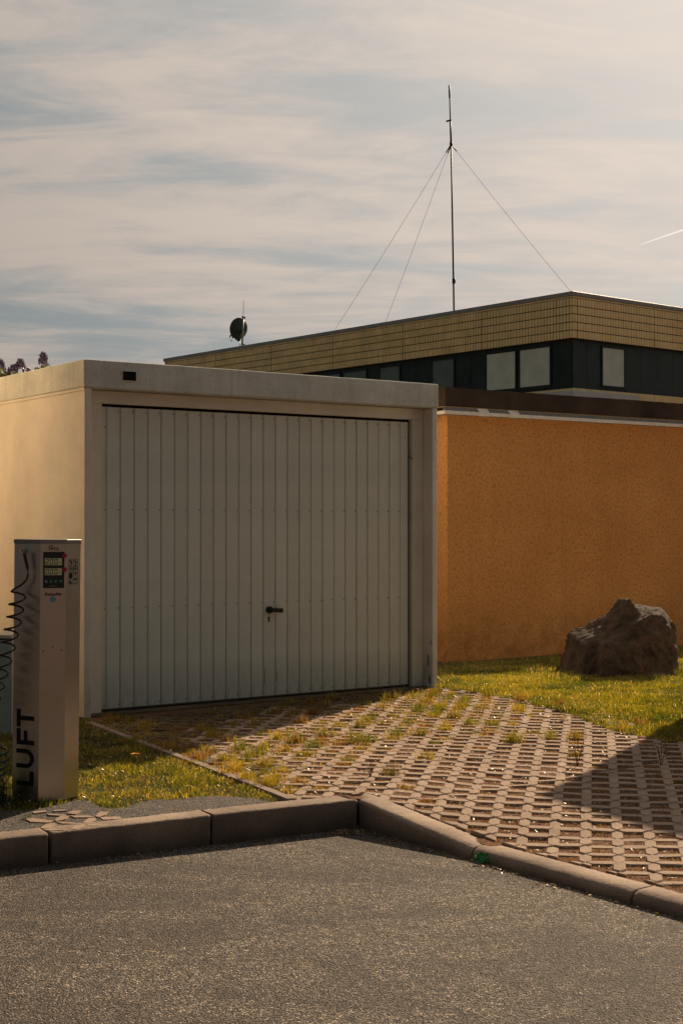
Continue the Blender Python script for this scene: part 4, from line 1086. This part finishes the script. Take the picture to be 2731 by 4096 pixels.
class Face:
    def __init__(s, a, b, par):
        s.a = a; s.d = (b - a).normalized(); s.n = Vector((s.d.y, -s.d.x)); s.par = par
    def p(s, x, z, off): return (s.a.x + s.d.x * x + s.n.x * off, s.a.y + s.d.y * x + s.n.y * off, z)
    def flat(s, name, polys, mat, off, par=None, th=0.0006):
        V_ = []; F_ = []
        for poly in polys:
            b0 = len(V_); m = len(poly)
            V_ += [s.p(x, z, off) for x, z in poly] + [s.p(x, z, off - th) for x, z in poly]
            F_.append(tuple(range(b0, b0 + m)))
            for i in range(m): F_.append((b0 + i, b0 + m + i, b0 + m + (i + 1) % m, b0 + (i + 1) % m))
        bm = bmesh.new(); me = bpy.data.meshes.new(name); me.from_pydata(V_, [], F_); bm.from_mesh(me); bpy.data.meshes.remove(me)
        return bm_obj(name, bm, mat, par or s.par)
    def text(s, name, body, x, z, w, h, mat, off, par=None, bold=0.0):
        cu = bpy.data.curves.new(name, 'FONT'); cu.body = body; cu.size = 1.0; cu.offset = bold
        t = bpy.data.objects.new(name, cu); COL.objects.link(t)
        bpy.context.view_layer.update()
        me = bpy.data.meshes.new_from_object(t.evaluated_get(bpy.context.evaluated_depsgraph_get()))
        COL.objects.unlink(t); bpy.data.objects.remove(t)
        xs = [v.co.x for v in me.vertices]; ys = [v.co.y for v in me.vertices]
        x0, x1, y0, y1 = min(xs), max(xs), min(ys), max(ys)
        for v in me.vertices:
            v.co = s.p(x + (v.co.x - x0) / (x1 - x0) * w, z + (v.co.y - y0) / (y1 - y0) * h, off)
        me.materials.clear(); me.materials.append(mat)
        return link(bpy.data.objects.new(name, me), par or s.par)
    def disc(s, name, x, z, r, mat, off, par=None, n=28):
        return s.flat(name, [[(x + r * math.cos(2 * math.pi * k / n), z + r * math.sin(2 * math.pi * k / n)) for k in range(n)]], mat, off, par)
def rect(x0, x1, z0, z1): return [(x0, z0), (x1, z0), (x1, z1), (x0, z1)]
fc = Face(PV[1], PV[2], pump)
cxm = lambda px: (px - 166) / 102 * 0.126
czm = lambda py: 1.33 - (py - 2090) * 6.83 / F
disp = fc.flat('display_panel', [rect(cxm(176), cxm(259.5), czm(2352), czm(2207))], M_SCREENBG, 0.0015)
SEG = {'0': 'abcdef', '2': 'abged'}
def digit(x, z, w, h, ch, t):
    sl = 0.12 * w
    P_ = {'a': rect(x + t*.6, x + w - t*.3, z + h - t, z + h), 'd': rect(x + t*.3, x + w - t*.6, z, z + t), 'g': rect(x + t*.8, x + w - t*.8, z + h/2 - t/2, z + h/2 + t/2),
          'b': rect(x + w - t, x + w, z + h/2 + t*.3, z + h - t*.5), 'c': rect(x + w - t, x + w, z + t*.5, z + h/2 - t*.3), 'f': rect(x, x + t, z + h/2 + t*.3, z + h - t*.5), 'e': rect(x, x + t, z + t*.5, z + h/2 - t*.3)}
    return [[(a + (b - z) / h * sl, b) for a, b in P_[k]] for k in SEG[ch]]
for (y0, y1, txt) in ((2232.8, 2260.5, '200'), (2273, 2300, '000')):
    sc_ = fc.flat('screen', [rect(cxm(182), cxm(249.5), czm(y1), czm(y0))], M_LCD, 0.0024, disp)
    polys = []
    hgt = czm(y0) - czm(y1)
    for i, ch in enumerate(txt): polys += digit(cxm(184.5 + i * 17.3), czm(y1) + hgt * 0.10, cxm(197) - cxm(184.5), hgt * 0.80, ch, 0.0034)
    polys.append(rect(cxm(198.6), cxm(200.8), czm(y1) + hgt * .10, czm(y1) + hgt * .19))
    fc.flat('digits', polys, M_LCDINK, 0.0031, disp)
    fc.text('lettering', 'bar', cxm(235.5), czm(y1) + hgt * 0.30, cxm(247) - cxm(235.5), hgt * 0.17, M_LCDINK, 0.0030, disp, 0.02)
fc.text('lettering', 'SOLL', cxm(182.5), czm(2231.5), cxm(197.5) - cxm(182.5), 0.004, M_LABEL, 0.0022, disp, 0.01)
fc.text('lettering', 'IST', cxm(183), czm(2272), cxm(191.5) - cxm(183), 0.004, M_LABEL, 0.0022, disp, 0.01)
for k, px in enumerate((187.5, 207, 226, 245.5)):
    x = cxm(px); z = czm(2324.5); hw = 0.0072
    b_ = fc.flat('button', [rect(x - hw, x + hw, z - hw, z + hw)], M_TEAL, 0.0026, disp)
    t = 0.0014; q = 0.0046
    ic = {0: [rect(x - q, x + q, z - t, z + t), rect(x - t, x + t, z - q, z - t), rect(x - t, x + t, z + t, z + q)], 1: [rect(x - q, x + q, z - t, z + t)],
          2: [[(x - q, z), (x - q * .3, z - q * .8), (x - q * .1, z - q * .2), (x - q * .7, z + q * .5)], [(x - q * .3, z - q * .8), (x + q, z + q * .7), (x + q * .6, z + q), (x - q * .3, z)]],
          3: [[(x + q * 1.2 * math.cos(R(a)), z - q * .4 + q * 1.3 * math.sin(R(a))) for a in range(0, 181, 20)]]}[k]
    fc.flat('button_icon', ic, M_TEALW, 0.0033, disp)
fc.text('lettering', 'AIRSERV', cxm(200), czm(2346), cxm(231) - cxm(200), 0.0048, M_LABEL, 0.0022, disp, 0.005)
for py in (2222, 2278): fc.disc('magenta_sticker', cxm(260), czm(py), 0.0112, M_MAGENTA, 0.0036, disp)
lg = fc.text('lettering', 'PCL', cxm(205.5), czm(2200.5), cxm(240) - cxm(205.5), czm(2189) - czm(2200.5), M_INK, 0.0012, None, 0.035)
fc.flat('logo_mark', [rect(cxm(198), cxm(201.5), czm(2197), czm(2181.5)), [(cxm(198), czm(2197)), (cxm(201.5), czm(2200.5)), (cxm(201.5), czm(2197))], rect(cxm(201.5), cxm(214), czm(2184.6), czm(2181.5))], M_INK, 0.0012)
fc.text('lettering', 'AutoAir', cxm(181), czm(2382), cxm(252) - cxm(181), czm(2369.5) - czm(2382), M_INK, 0.0012, None, 0.03)
st = fc.disc('blue_sticker', cxm(216), czm(2397.5), 0.0138, M_BLUE, 0.0012)
fc.flat('sticker_print', [rect(cxm(210), cxm(222), czm(2399), czm(2397)), rect(cxm(212), cxm(220), czm(2404), czm(2402)), [(cxm(213), czm(2394)), (cxm(219), czm(2394)), (cxm(216), czm(2389))]], M_TEALW, 0.0018, st)
for px, py in ((177, 2603), (214, 2586), (249.5, 2601)): fc.disc('screw_hole', cxm(px) + 0.003, czm(py), 0.0035, M_INK, 0.0010, None, 12)
# instruction pictograms on the right side
fr = Face(PV[2], PV[3], pump)
rxm = lambda px: (px - 268.5) / 58 * 0.1075
rzm = lambda py: 1.33 - (py - 2090) * 6.90 / F
x0, x1, zt, zb = rxm(279.5), rxm(314.5), rzm(2235.5), rzm(2336)
xm = (x0 + x1) / 2; t = 0.0013
lines = [rect(x0, x1, zt - t, zt), rect(x0, x1, zb, zb + 2 * t), rect(x0, x0 + t, zb + 2*t, zt - t), rect(x1 - t, x1, zb + 2*t, zt - t), rect(xm - t / 2, xm + t / 2, zb + 2*t, zt - t),
         rect(x0 + t, x1 - t, rzm(2268.5), rzm(2267)), rect(x0 + t, x1 - t, rzm(2280), rzm(2278.5))]
inst = fr.flat('instruction_print', lines, M_INK, 0.0012)
ic = []
for bx_ in (x0, xm):
    ic += [rect(bx_ + .003, bx_ + .009, rzm(2243), rzm(2239)), rect(bx_ + .011, bx_ + .022, rzm(2253), rzm(2243.5)), rect(bx_ + .010, bx_ + .023, rzm(2262.5), rzm(2261)), [(bx_ + .009, rzm(2267)), (bx_ + .013, rzm(2266)), (bx_ + .019, rzm(2257)), (bx_ + .016, rzm(2256))]]
    ic += [rect(bx_ + .006 + .005 * k, bx_ + .009 + .005 * k, rzm(2276), rzm(2271)) for k in range(4)]
cx_, cz_ = x0 + .012, rzm(2301)
ic += [[(cx_ + .0125 * math.cos(R(a)), cz_ + .0155 * math.sin(R(a))) for a in range(0, 360, 20)], [(x0 + .02, rzm(2289)), (x0 + .026, rzm(2294)), (x0 + .0275, rzm(2293)), (x0 + .022, rzm(2287.5))], rect(x0 + .004, x0 + .012, rzm(2331), rzm(2323)), rect(x0 + .016, x0 + .022, rzm(2333), rzm(2328)), rect(x0 + t, xm - t, rzm(2318), rzm(2317.2)),
       rect(xm + .010, xm + .020, rzm(2296), rzm(2287)), rect(xm + .010, xm + .020, rzm(2302), rzm(2300.5)), rect(xm + .006, xm + .009, rzm(2320), rzm(2313)), rect(xm + .013, xm + .019, rzm(2321), rzm(2311)), rect(xm + .022, xm + .025, rzm(2320), rzm(2313))]
fr.flat('instruction_print', ic, M_INK, 0.0013)
# LUFT, reading upwards on the left side
fl = Face(PV[0], PV[1], pump)
bx0, cap_h, stw = 0.1290, 0.1040, 0.0215
def up_(lx, ly): return (bx0 - ly, lx)
def letter(polys): return [[up_(a, b) for a, b in p] for p in polys]
zL, zU, zF, zT = 0.0738, 0.157, 0.268, 0.352
word = letter([[(zL, 0), (zL, cap_h), (zL + stw, cap_h), (zL + stw, 0)], [(zL + stw, 0), (zL + stw, 0.024), (zL + .070, 0.024), (zL + .070, 0)]])
word += letter([[(zF, 0), (zF, cap_h), (zF + stw, cap_h), (zF + stw, 0)], [(zF + stw, cap_h - .023), (zF + stw, cap_h), (zF + .077, cap_h), (zF + .077, cap_h - .023)], [(zF + stw, 0.040), (zF + stw, 0.061), (zF + .068, 0.061), (zF + .068, 0.040)]])
word += letter([[(zT, cap_h - .023), (zT, cap_h), (zT + .086, cap_h), (zT + .086, cap_h - .023)], [(zT + .032, 0), (zT + .032, cap_h - .023), (zT + .054, cap_h - .023), (zT + .054, 0)]])
no, ni = [], []
for k in range(0, 13):
    a = math.pi + math.pi * k / 12; no.append((0.0455 + 0.0455 * math.cos(a), 0.0455 + 0.0455 * math.sin(a))); ni.append((0.0455 + 0.0245 * math.cos(a), 0.0455 + 0.0235 * math.sin(a)))
U = [[(zU, cap_h), (zU, .0455), (zU + .021, .0455), (zU + .021, cap_h)], [(zU + .070, cap_h), (zU + .070, .0455), (zU + .091, .0455), (zU + .091, cap_h)]]
for k in range(12): U.append([(zU + no[k][0], no[k][1]), (zU + no[k+1][0], no[k+1][1]), (zU + ni[k+1][0], ni[k+1][1]), (zU + ni[k][0], ni[k][1])])
word += letter(U)
fl.flat('lettering', word, M_INK, 0.0012)
# hose outlet and coiled hose
dirL = fl.n
def lpt(px, py, off=0.03):
    y = 6.83
    return Vector(((px - 1365.5) / F * y + 1.438, y - 6.80 - off, 1.33 - (py - 2090) * y / F))
o0 = Vector(fl.p(0.055, czm(2203), 0))
bm = bmesh.new(); add_tube(bm, [Vector(fl.p(0.055, czm(2203), 0.0)), Vector(fl.p(0.055, czm(2203), 0.006))], 0.016, 14); add_tube(bm, [Vector(fl.p(0.055, czm(2203), 0.004)), Vector(fl.p(0.055, czm(2203), 0.030))], 0.009, 10); add_tube(bm, [Vector(fl.p(0.055, czm(2200), 0.028)), Vector(fl.p(0.056, czm(2212), 0.030))], 0.010, 10)
bm_obj('hose_outlet', bm, M_CHROME, pump, False)
hp = [lpt(96, 2210), lpt(98, 2225), lpt(104, 2250), lpt(110, 2275), lpt(111, 2300), lpt(106, 2318), lpt(94, 2332), lpt(76, 2345), lpt(62, 2352)]
hose_pts = hp[:]
axis_px = [(77, 2366), (70, 2416), (63, 2466), (52, 2516), (40, 2566), (28, 2618), (14, 2670), (0, 2720), (-14, 2770), (-30, 2815), (-55, 2850), (-80, 2885), (-70, 2925), (-30, 2962), (5, 2985), (18, 3010), (12, 3040), (4, 3068), (-4, 3095), (-14, 3120), (-24, 3142)]
NT = 16
turns = []
for i in range(len(axis_px) - 1):
    for k in range(NT):
        t = k / NT; px = axis_px[i][0] * (1 - t) + axis_px[i + 1][0] * t; py = axis_px[i][1] * (1 - t) + axis_px[i + 1][1] * t
        turns.append((px, py, i + t))
for px, py, u in turns:
    a = 2 * math.pi * u + math.pi
    rad = 0.036 if u < 11 else 0.040
    c = lpt(px, py, 0.045)
    off = 0.05 if u > 11 else 0.0
    hose_pts.append(c + Vector((rad * math.cos(a), -off * 0.5 - rad * 0.9 * math.sin(a) , -0.006 * math.sin(a))))
hose = tube('coiled_hose', hose_pts, 0.0050, M_RUBBER, pump, 8)
tube('hose_sleeve', hose_pts[:4], [0.0085, 0.0085, 0.008, 0.007], M_RUBBER, pump, 8)
tube('hose_sleeve', [lpt(49, 2818, -0.09), lpt(47, 2850, -0.09), lpt(45, 2940, -0.08), lpt(43, 3000, -0.05)], [0.003, 0.007, 0.007, 0.005], M_RUBBER, pump, 8)

# tall grass clump at the foot of the pump
def clump(name, cx0, cy0, k, hh, spread, label):
    Pn = np.array([[cx0, cy0]]) + rng.normal(0, spread, (k, 2))
    o = make_blades(name, Pn, hh * 0.5, hh, 0.006, np.tile(np.array([0.06, 0.085, 0.015]), (k, 1)) * rng.uniform(0.6, 1.3, (k, 1)), 0.55)
    return tag(o, label, 'grass tuft')
clump('grass_tuft', -1.625, 6.79, 150, 0.19, 0.035, 'tall uncut grass tuft at the left foot of the steel air pump')
clump('grass_tuft', -1.52, 6.74, 26, 0.11, 0.03, 'thin grass tuft in front of the LUFT panel foot')
c = spot(112, 3262); clump('grass_tuft', c[0], c[1], 10, 0.055, 0.008, 'tiny grass tuft in the sun edge on the asphalt by the pump')
c = spot(258, 3236); clump('grass_tuft', c[0], c[1], 40, 0.022, 0.02, 'low moss tuft on the pale stones before the pump')

# ------------------------------------------------------------------ small things
cab = empty('utility_cabinet', (-2.07, 9.0, 0), 0.0); tag(cab, 'low grey metal cabinet with cream top standing at the left edge behind the pump', 'cabinet')
cb = box('body', -0.80, -0.008, 0.0, 0.30, -0.02, 0.588, M_CABINET, cab, 0.004)
box('cover', -0.80, 0.0, -0.012, 0.31, 0.600, 0.624, M_CREAM, cab, 0.004)
box('side_trim', -0.006, 0.001, 0.003, 0.30, -0.02, 0.600, M_CREAM, cab)

def dandelion(px, py, h, name='dandelion'):
    c = spot(px, py); e = empty(name, (c[0], c[1], surf(*c))); tag(e, 'single orange-yellow dandelion standing in the shaded lawn beside the edging', 'flower')
    tube('stem', [(0, 0, 0), (0.0, 0.0, h * .6), (-0.012, 0, h)], 0.0018, plain('stem_green', (0.10, 0.12, 0.03), 0.6), e, 5)
    bm = bmesh.new()
    for k in range(60):
        a = k * 2.399; r = 0.019 * math.sqrt(k / 60.0); 
        p = Vector((-0.012 + r * math.cos(a), r * math.sin(a), h + 0.006 - r * 0.25)); q = p + Vector((math.cos(a) * .008, math.sin(a) * .008, 0.003)); s_ = Vector((-math.sin(a), math.cos(a), 0)) * 0.0025
        bm.faces.new([bm.verts.new(v) for v in (p - s_, p + s_, q + s_, q - s_)])
    bm_obj('flower_head', bm, plain('dandelion_petal', (0.75, 0.27, 0.02), 0.6), e)
dandelion(552, 3072, 0.085)
# green wrapper against the kerb
c = spot(1921, 3452, ROAD_Z); gv = []
bm = bmesh.new(); NG = 9
grid = [[bm.verts.new((c[0] + (i / (NG - 1) - .5) * 0.062 + 0.004 * noise.noise(Vector((i * .7, j * .9, 1))), c[1] - 0.005 + (j / (NG - 1) - .5) * 0.035, ROAD_Z + 0.010 + 0.030 * (j / (NG - 1)) + 0.012 * noise.noise(Vector((i * .8, j * .8, 5))))) for j in range(NG)] for i in range(NG)]
for i in range(NG - 1):
    for j in range(NG - 1): bm.faces.new((grid[i][j], grid[i + 1][j], grid[i + 1][j + 1], grid[i][j + 1]))
w = bm_obj('wrapper', bm, M_GREENPL); tag(w, 'crumpled bright green plastic wrapper lying against the low kerb', 'litter'); sm = w.modifiers.new('solid', 'SOLIDIFY'); sm.thickness = 0.0008
# sticks
def stick(name, p0, p1, r, mat, label, bend=0.01):
    a = spot(*p0); b = spot(*p1); za = surf(*a) + r + 0.004; zb = surf(*b) + r + 0.004
    m_ = ((a[0] + b[0]) / 2 + bend, (a[1] + b[1]) / 2, (za + zb) / 2 + 0.003)
    o = tube(name, [(a[0], a[1], za), m_, (b[0], b[1], zb)], [r, r, r * 0.6], mat, None, 6)
    tag(o, label, 'stick')
stick('dark_twig', (1950, 3012), (1983, 3006), 0.004, M_DARKSTICK, 'short dark bent twig lying on the sunlit paving')
stick('pale_stalk', (2622, 2994), (2674, 2999), 0.004, M_STICK, 'pale straight stalk in the shadow at the right edge of the paving')
stick('pale_stalk', (2228, 2890), (2275, 2870), 0.004, M_STICK, 'curved pale stalk where paving meets the right lawn', 0.03)
stick('pale_stalk', (845, 2999), (892, 2991), 0.004, M_STICK, 'pale straight stalk among the weeds near the left edging')
stick('pale_stalk', (2548, 3165), (2560, 3160), 0.004, M_STICK, 'tiny white stalk inside the lower right shadow')
# two taller seedlings in the paving
def seedling(px, py, h, label, col=(0.16, 0.05, 0.02)):
    c = spot(px, py); z = surf(*c); e = empty('seedling', (c[0], c[1], z)); tag(e, label, 'weed')
    m_ = plain('seedling_stem', col, 0.7)
    bm = bmesh.new()
    for k in range(5):
        a = k * 1.9; add_tube(bm, [(0, 0, -.02), (math.cos(a) * h * .15, math.sin(a) * h * .15, h * .5), (math.cos(a) * h * .3, math.sin(a) * h * .3, h * (0.7 + .1 * k))], 0.0018, 4)
    bm_obj('stem', bm, m_, e)
    bm = bmesh.new()
    for k in range(26):
        a = random.uniform(0, 6.28); r = random.uniform(0, h * .35); zz = random.uniform(0.02, h); p = Vector((math.cos(a) * r, math.sin(a) * r, zz)); d_ = Vector((math.cos(a), math.sin(a), 0.6)) * 0.012; s_ = Vector((-math.sin(a), math.cos(a), 0)) * 0.004
        bm.faces.new([bm.verts.new(v) for v in (p, p + d_ * .5 + s_, p + d_, p + d_ * .5 - s_)])
    tag(bm_obj('leaf', bm, plain('seedling_leaf', (0.10, 0.075, 0.02), 0.7), e), kind='stuff')
seedling(2306, 3040, 0.13, 'thin reddish seedling rising from the paving near the shadow edge')
seedling(1480, 3098, 0.07, 'small dead brown weed on the paving near the kerb corner')
seedling(2640, 3045, 0.12, 'dark leafy seedling inside the shadow at the right edge')
c = spot(2291, 2665); 
Pn = np.array([[c[0], c[1] + 0.1]]) + rng.normal(0, 0.012, (14, 2))
tag(make_blades('grass_tuft', Pn, 0.10, 0.22, 0.006, np.tile(np.array([0.2, 0.16, 0.03]), (14, 1)), 0.15), 'tall yellow seed stalks standing at the left end of the rock', 'grass tuft')
for (px, py, k, hh, lab) in ((2160, 2652, 60, 0.14, 'dark grass tuft at the foot of the orange wall left of the rock'), (2715, 2700, 60, 0.12, 'pale grass tuft at the right end of the rock'), (2640, 2722, 40, 0.10, 'small grass tuft in front of the right end of the rock')):
    c = spot(px, py); Pn = np.array([[c[0], c[1]]]) + rng.normal(0, 0.04, (k, 2))
    tag(make_blades('grass_tuft', Pn, hh * .5, hh, 0.007, np.tile(np.array([0.11, 0.12, 0.02]), (k, 1)) * rng.uniform(.6, 1.4, (k, 1)), 0.5), lab, 'grass tuft')

# ------------------------------------------------------------------ lilac bush behind the garage
lil = empty('lilac_bush', (-3.55, 16.2, 0)); tag(lil, 'lilac bush with purple flower clusters rising behind the left garage roof', 'bush')
bm = bmesh.new()
tips = []
random.seed(21)
for (px, py) in ((172, 1470), (82, 1490), (8, 1500), (-60, 1480), (-150, 1470), (225, 1560), (60, 1570)):
    d0 = random.uniform(15.9, 16.6); k0 = d0 / F
    tp = Vector(((px - 1365.5) * k0 + 3.55, d0 - 16.2, 1.33 + (2090 - py) * k0)); tips.append(tp)
    b0 = Vector((random.uniform(-.2, .2), random.uniform(-.15, .15), 0))
    add_tube(bm, [b0, b0.lerp(tp, .35) + Vector((random.uniform(-.12, .12), 0, 0.1)), b0.lerp(tp, .7) + Vector((random.uniform(-.08, .08), 0, .05)), tp], [0.03, 0.02, 0.012, 0.006], 6)
bm_obj('branch', bm, M_BARK, lil)
def florets(base, h, w, k):
    P = []; 
    for i in range(k):
        t = random.random() ** 0.8; rr = w * (1 - t * 0.75) * math.sqrt(random.random())
        a = random.uniform(0, 6.28); P.append(base + Vector((math.cos(a) * rr, math.sin(a) * rr, h * t)))
    return P
def panicle(base, h, w, k, name='flower_cluster'):
    bm = bmesh.new()
    clumps = florets(base, h, w, k)
    cols = []
    for c_ in clumps:
        for _ in range(9):
            p = c_ + Vector((random.gauss(0, .008), random.gauss(0, .008), random.gauss(0, .008)))
            n_ = Vector((random.gauss(0, 1), random.gauss(0, 1), random.gauss(0, 1))).normalized(); a_ = n_.orthogonal().normalized(); b_ = n_.cross(a_); s_ = random.uniform(0.006, 0.010)
            f = bm.faces.new([bm.verts.new(p + a_ * s_), bm.verts.new(p + b_ * s_), bm.verts.new(p - a_ * s_), bm.verts.new(p - b_ * s_)])
            c = random.choice([(0.085, 0.07, 0.19), (0.14, 0.12, 0.27), (0.06, 0.045, 0.11), (0.20, 0.17, 0.34)])
            cols += [(*c, 1)] * 4
    o = bm_obj(name, bm, M_PETAL, lil)
    at = o.data.color_attributes.new('Col', 'FLOAT_COLOR', 'POINT'); at.data.foreach_set('color', np.array(cols, np.float32).reshape(-1))
def lilac_leaves(P, sz):
    bm = bmesh.new(); cols = []
    for p in P:
        n_ = Vector((random.gauss(0, 1), random.gauss(0, 1), random.gauss(0.3, 1))).normalized(); a_ = n_.orthogonal().normalized(); a_ = (a_ + Vector((0, 0, -0.4))).normalized(); b_ = n_.cross(a_).normalized(); s_ = random.uniform(.7, 1.2) * sz
        pts = [p, p + a_ * s_ * .25 + b_ * s_ * .36, p + a_ * s_ * .6 + b_ * s_ * .28, p + a_ * s_, p + a_ * s_ * .6 - b_ * s_ * .28, p + a_ * s_ * .25 - b_ * s_ * .36]
        bm.faces.new([bm.verts.new(v) for v in pts])
        c = random.choice([(0.05, 0.075, 0.012), (0.08, 0.10, 0.015), (0.12, 0.12, 0.02)]); cols += [(*c, 1)] * 6
    o = bm_obj('foliage', bm, M_LEAF, lil)
    at = o.data.color_attributes.new('Col', 'FLOAT_COLOR', 'POINT'); at.data.foreach_set('color', np.array(cols, np.float32).reshape(-1))
    tag(o, kind='stuff')
def lp(px, py, d=16.2): k0 = d / F; return Vector(((px - 1365.5) * k0 + 3.55, d - 16.2, 1.33 + (2090 - py) * k0))
panicle(lp(173, 1460), 0.135, 0.078, 95)
panicle(lp(82, 1478), 0.115, 0.085, 90); panicle(lp(55, 1497), 0.10, 0.075, 70); panicle(lp(113, 1493), 0.055, 0.03, 22); panicle(lp(35, 1497), 0.06, 0.03, 22)
panicle(lp(4, 1480), 0.12, 0.065, 80); panicle(lp(-70, 1470), 0.14, 0.08, 60); panicle(lp(-150, 1460), 0.15, 0.08, 60)
tube('dead_flower_stalk', [lp(58, 1500), lp(66, 1470), lp(74, 1452), lp(84, 1445), lp(92, 1450), lp(94, 1475), lp(93, 1500)], [0.012, 0.013, 0.012, 0.010, 0.012, 0.013, 0.012], M_BARK, lil, 7)
LP_ = []
for (px, py, sx__, sz__, k) in ((172, 1476, .05, .04, 42), (13, 1500, .07, .05, 60), (80, 1505, .08, .02, 26), (30, 1515, .1, .04, 50)):
    c = lp(px, py)
    LP_ += [c + Vector((random.gauss(0, sx__), random.gauss(0, .05), random.gauss(0, sz__) * 0.6)) for _ in range(k)]
for _ in range(1500):
    a = random.uniform(0, 6.28); r = random.uniform(0.2, 1) ** .5; u = random.uniform(-1, 1)
    LP_.append(Vector((-0.35 + 0.95 * r * math.cos(a), 0.1 + 0.8 * r * math.sin(a), 1.55 + 1.15 * u)))
lilac_leaves(LP_, 0.055)

# ------------------------------------------------------------------ vapour trail high in the sky
D = 2400.0
def far(px, py): return Vector(((px - 1365.5) * D / F, D, 1.33 + (2090 - py) * D / F))
vt = MatBuilder('vapour')
tr = vt.n('ShaderNodeBsdfTranslucent'); tr.inputs['Color'].default_value = (0.95, 0.93, 0.9, 1); df = vt.n('ShaderNodeBsdfDiffuse'); df.inputs['Color'].default_value = (0.9, 0.9, 0.9, 1)
tp_ = vt.n('ShaderNodeBsdfTransparent'); m1 = vt.n('ShaderNodeMixShader'); m1.inputs[0].default_value = 0.5; vt.l(tr.outputs[0], m1.inputs[1]); vt.l(df.outputs[0], m1.inputs[2])
m2 = vt.n('ShaderNodeMixShader'); m2.inputs[0].default_value = 0.75; vt.l(tp_.outputs[0], m2.inputs[1]); em_ = vt.n('ShaderNodeEmission'); em_.inputs[0].default_value = (1.0, 0.90, 0.80, 1); em_.inputs[1].default_value = 0.72; vt.l(em_.outputs[0], m2.inputs[2]); vt.l(m2.outputs[0], vt.out.inputs['Surface'])  # emission paints in the trail's sunlit brightness
trail = tube('vapour_trail', [far(2556, 979), far(2600, 963), far(2731, 918), far(3300, 720)], [0.3, 0.9, 1.5, 2.5], vt.m, None, 8)
tag(trail, 'thin white vapour trail climbing towards the right edge of the sky', 'vapour trail')
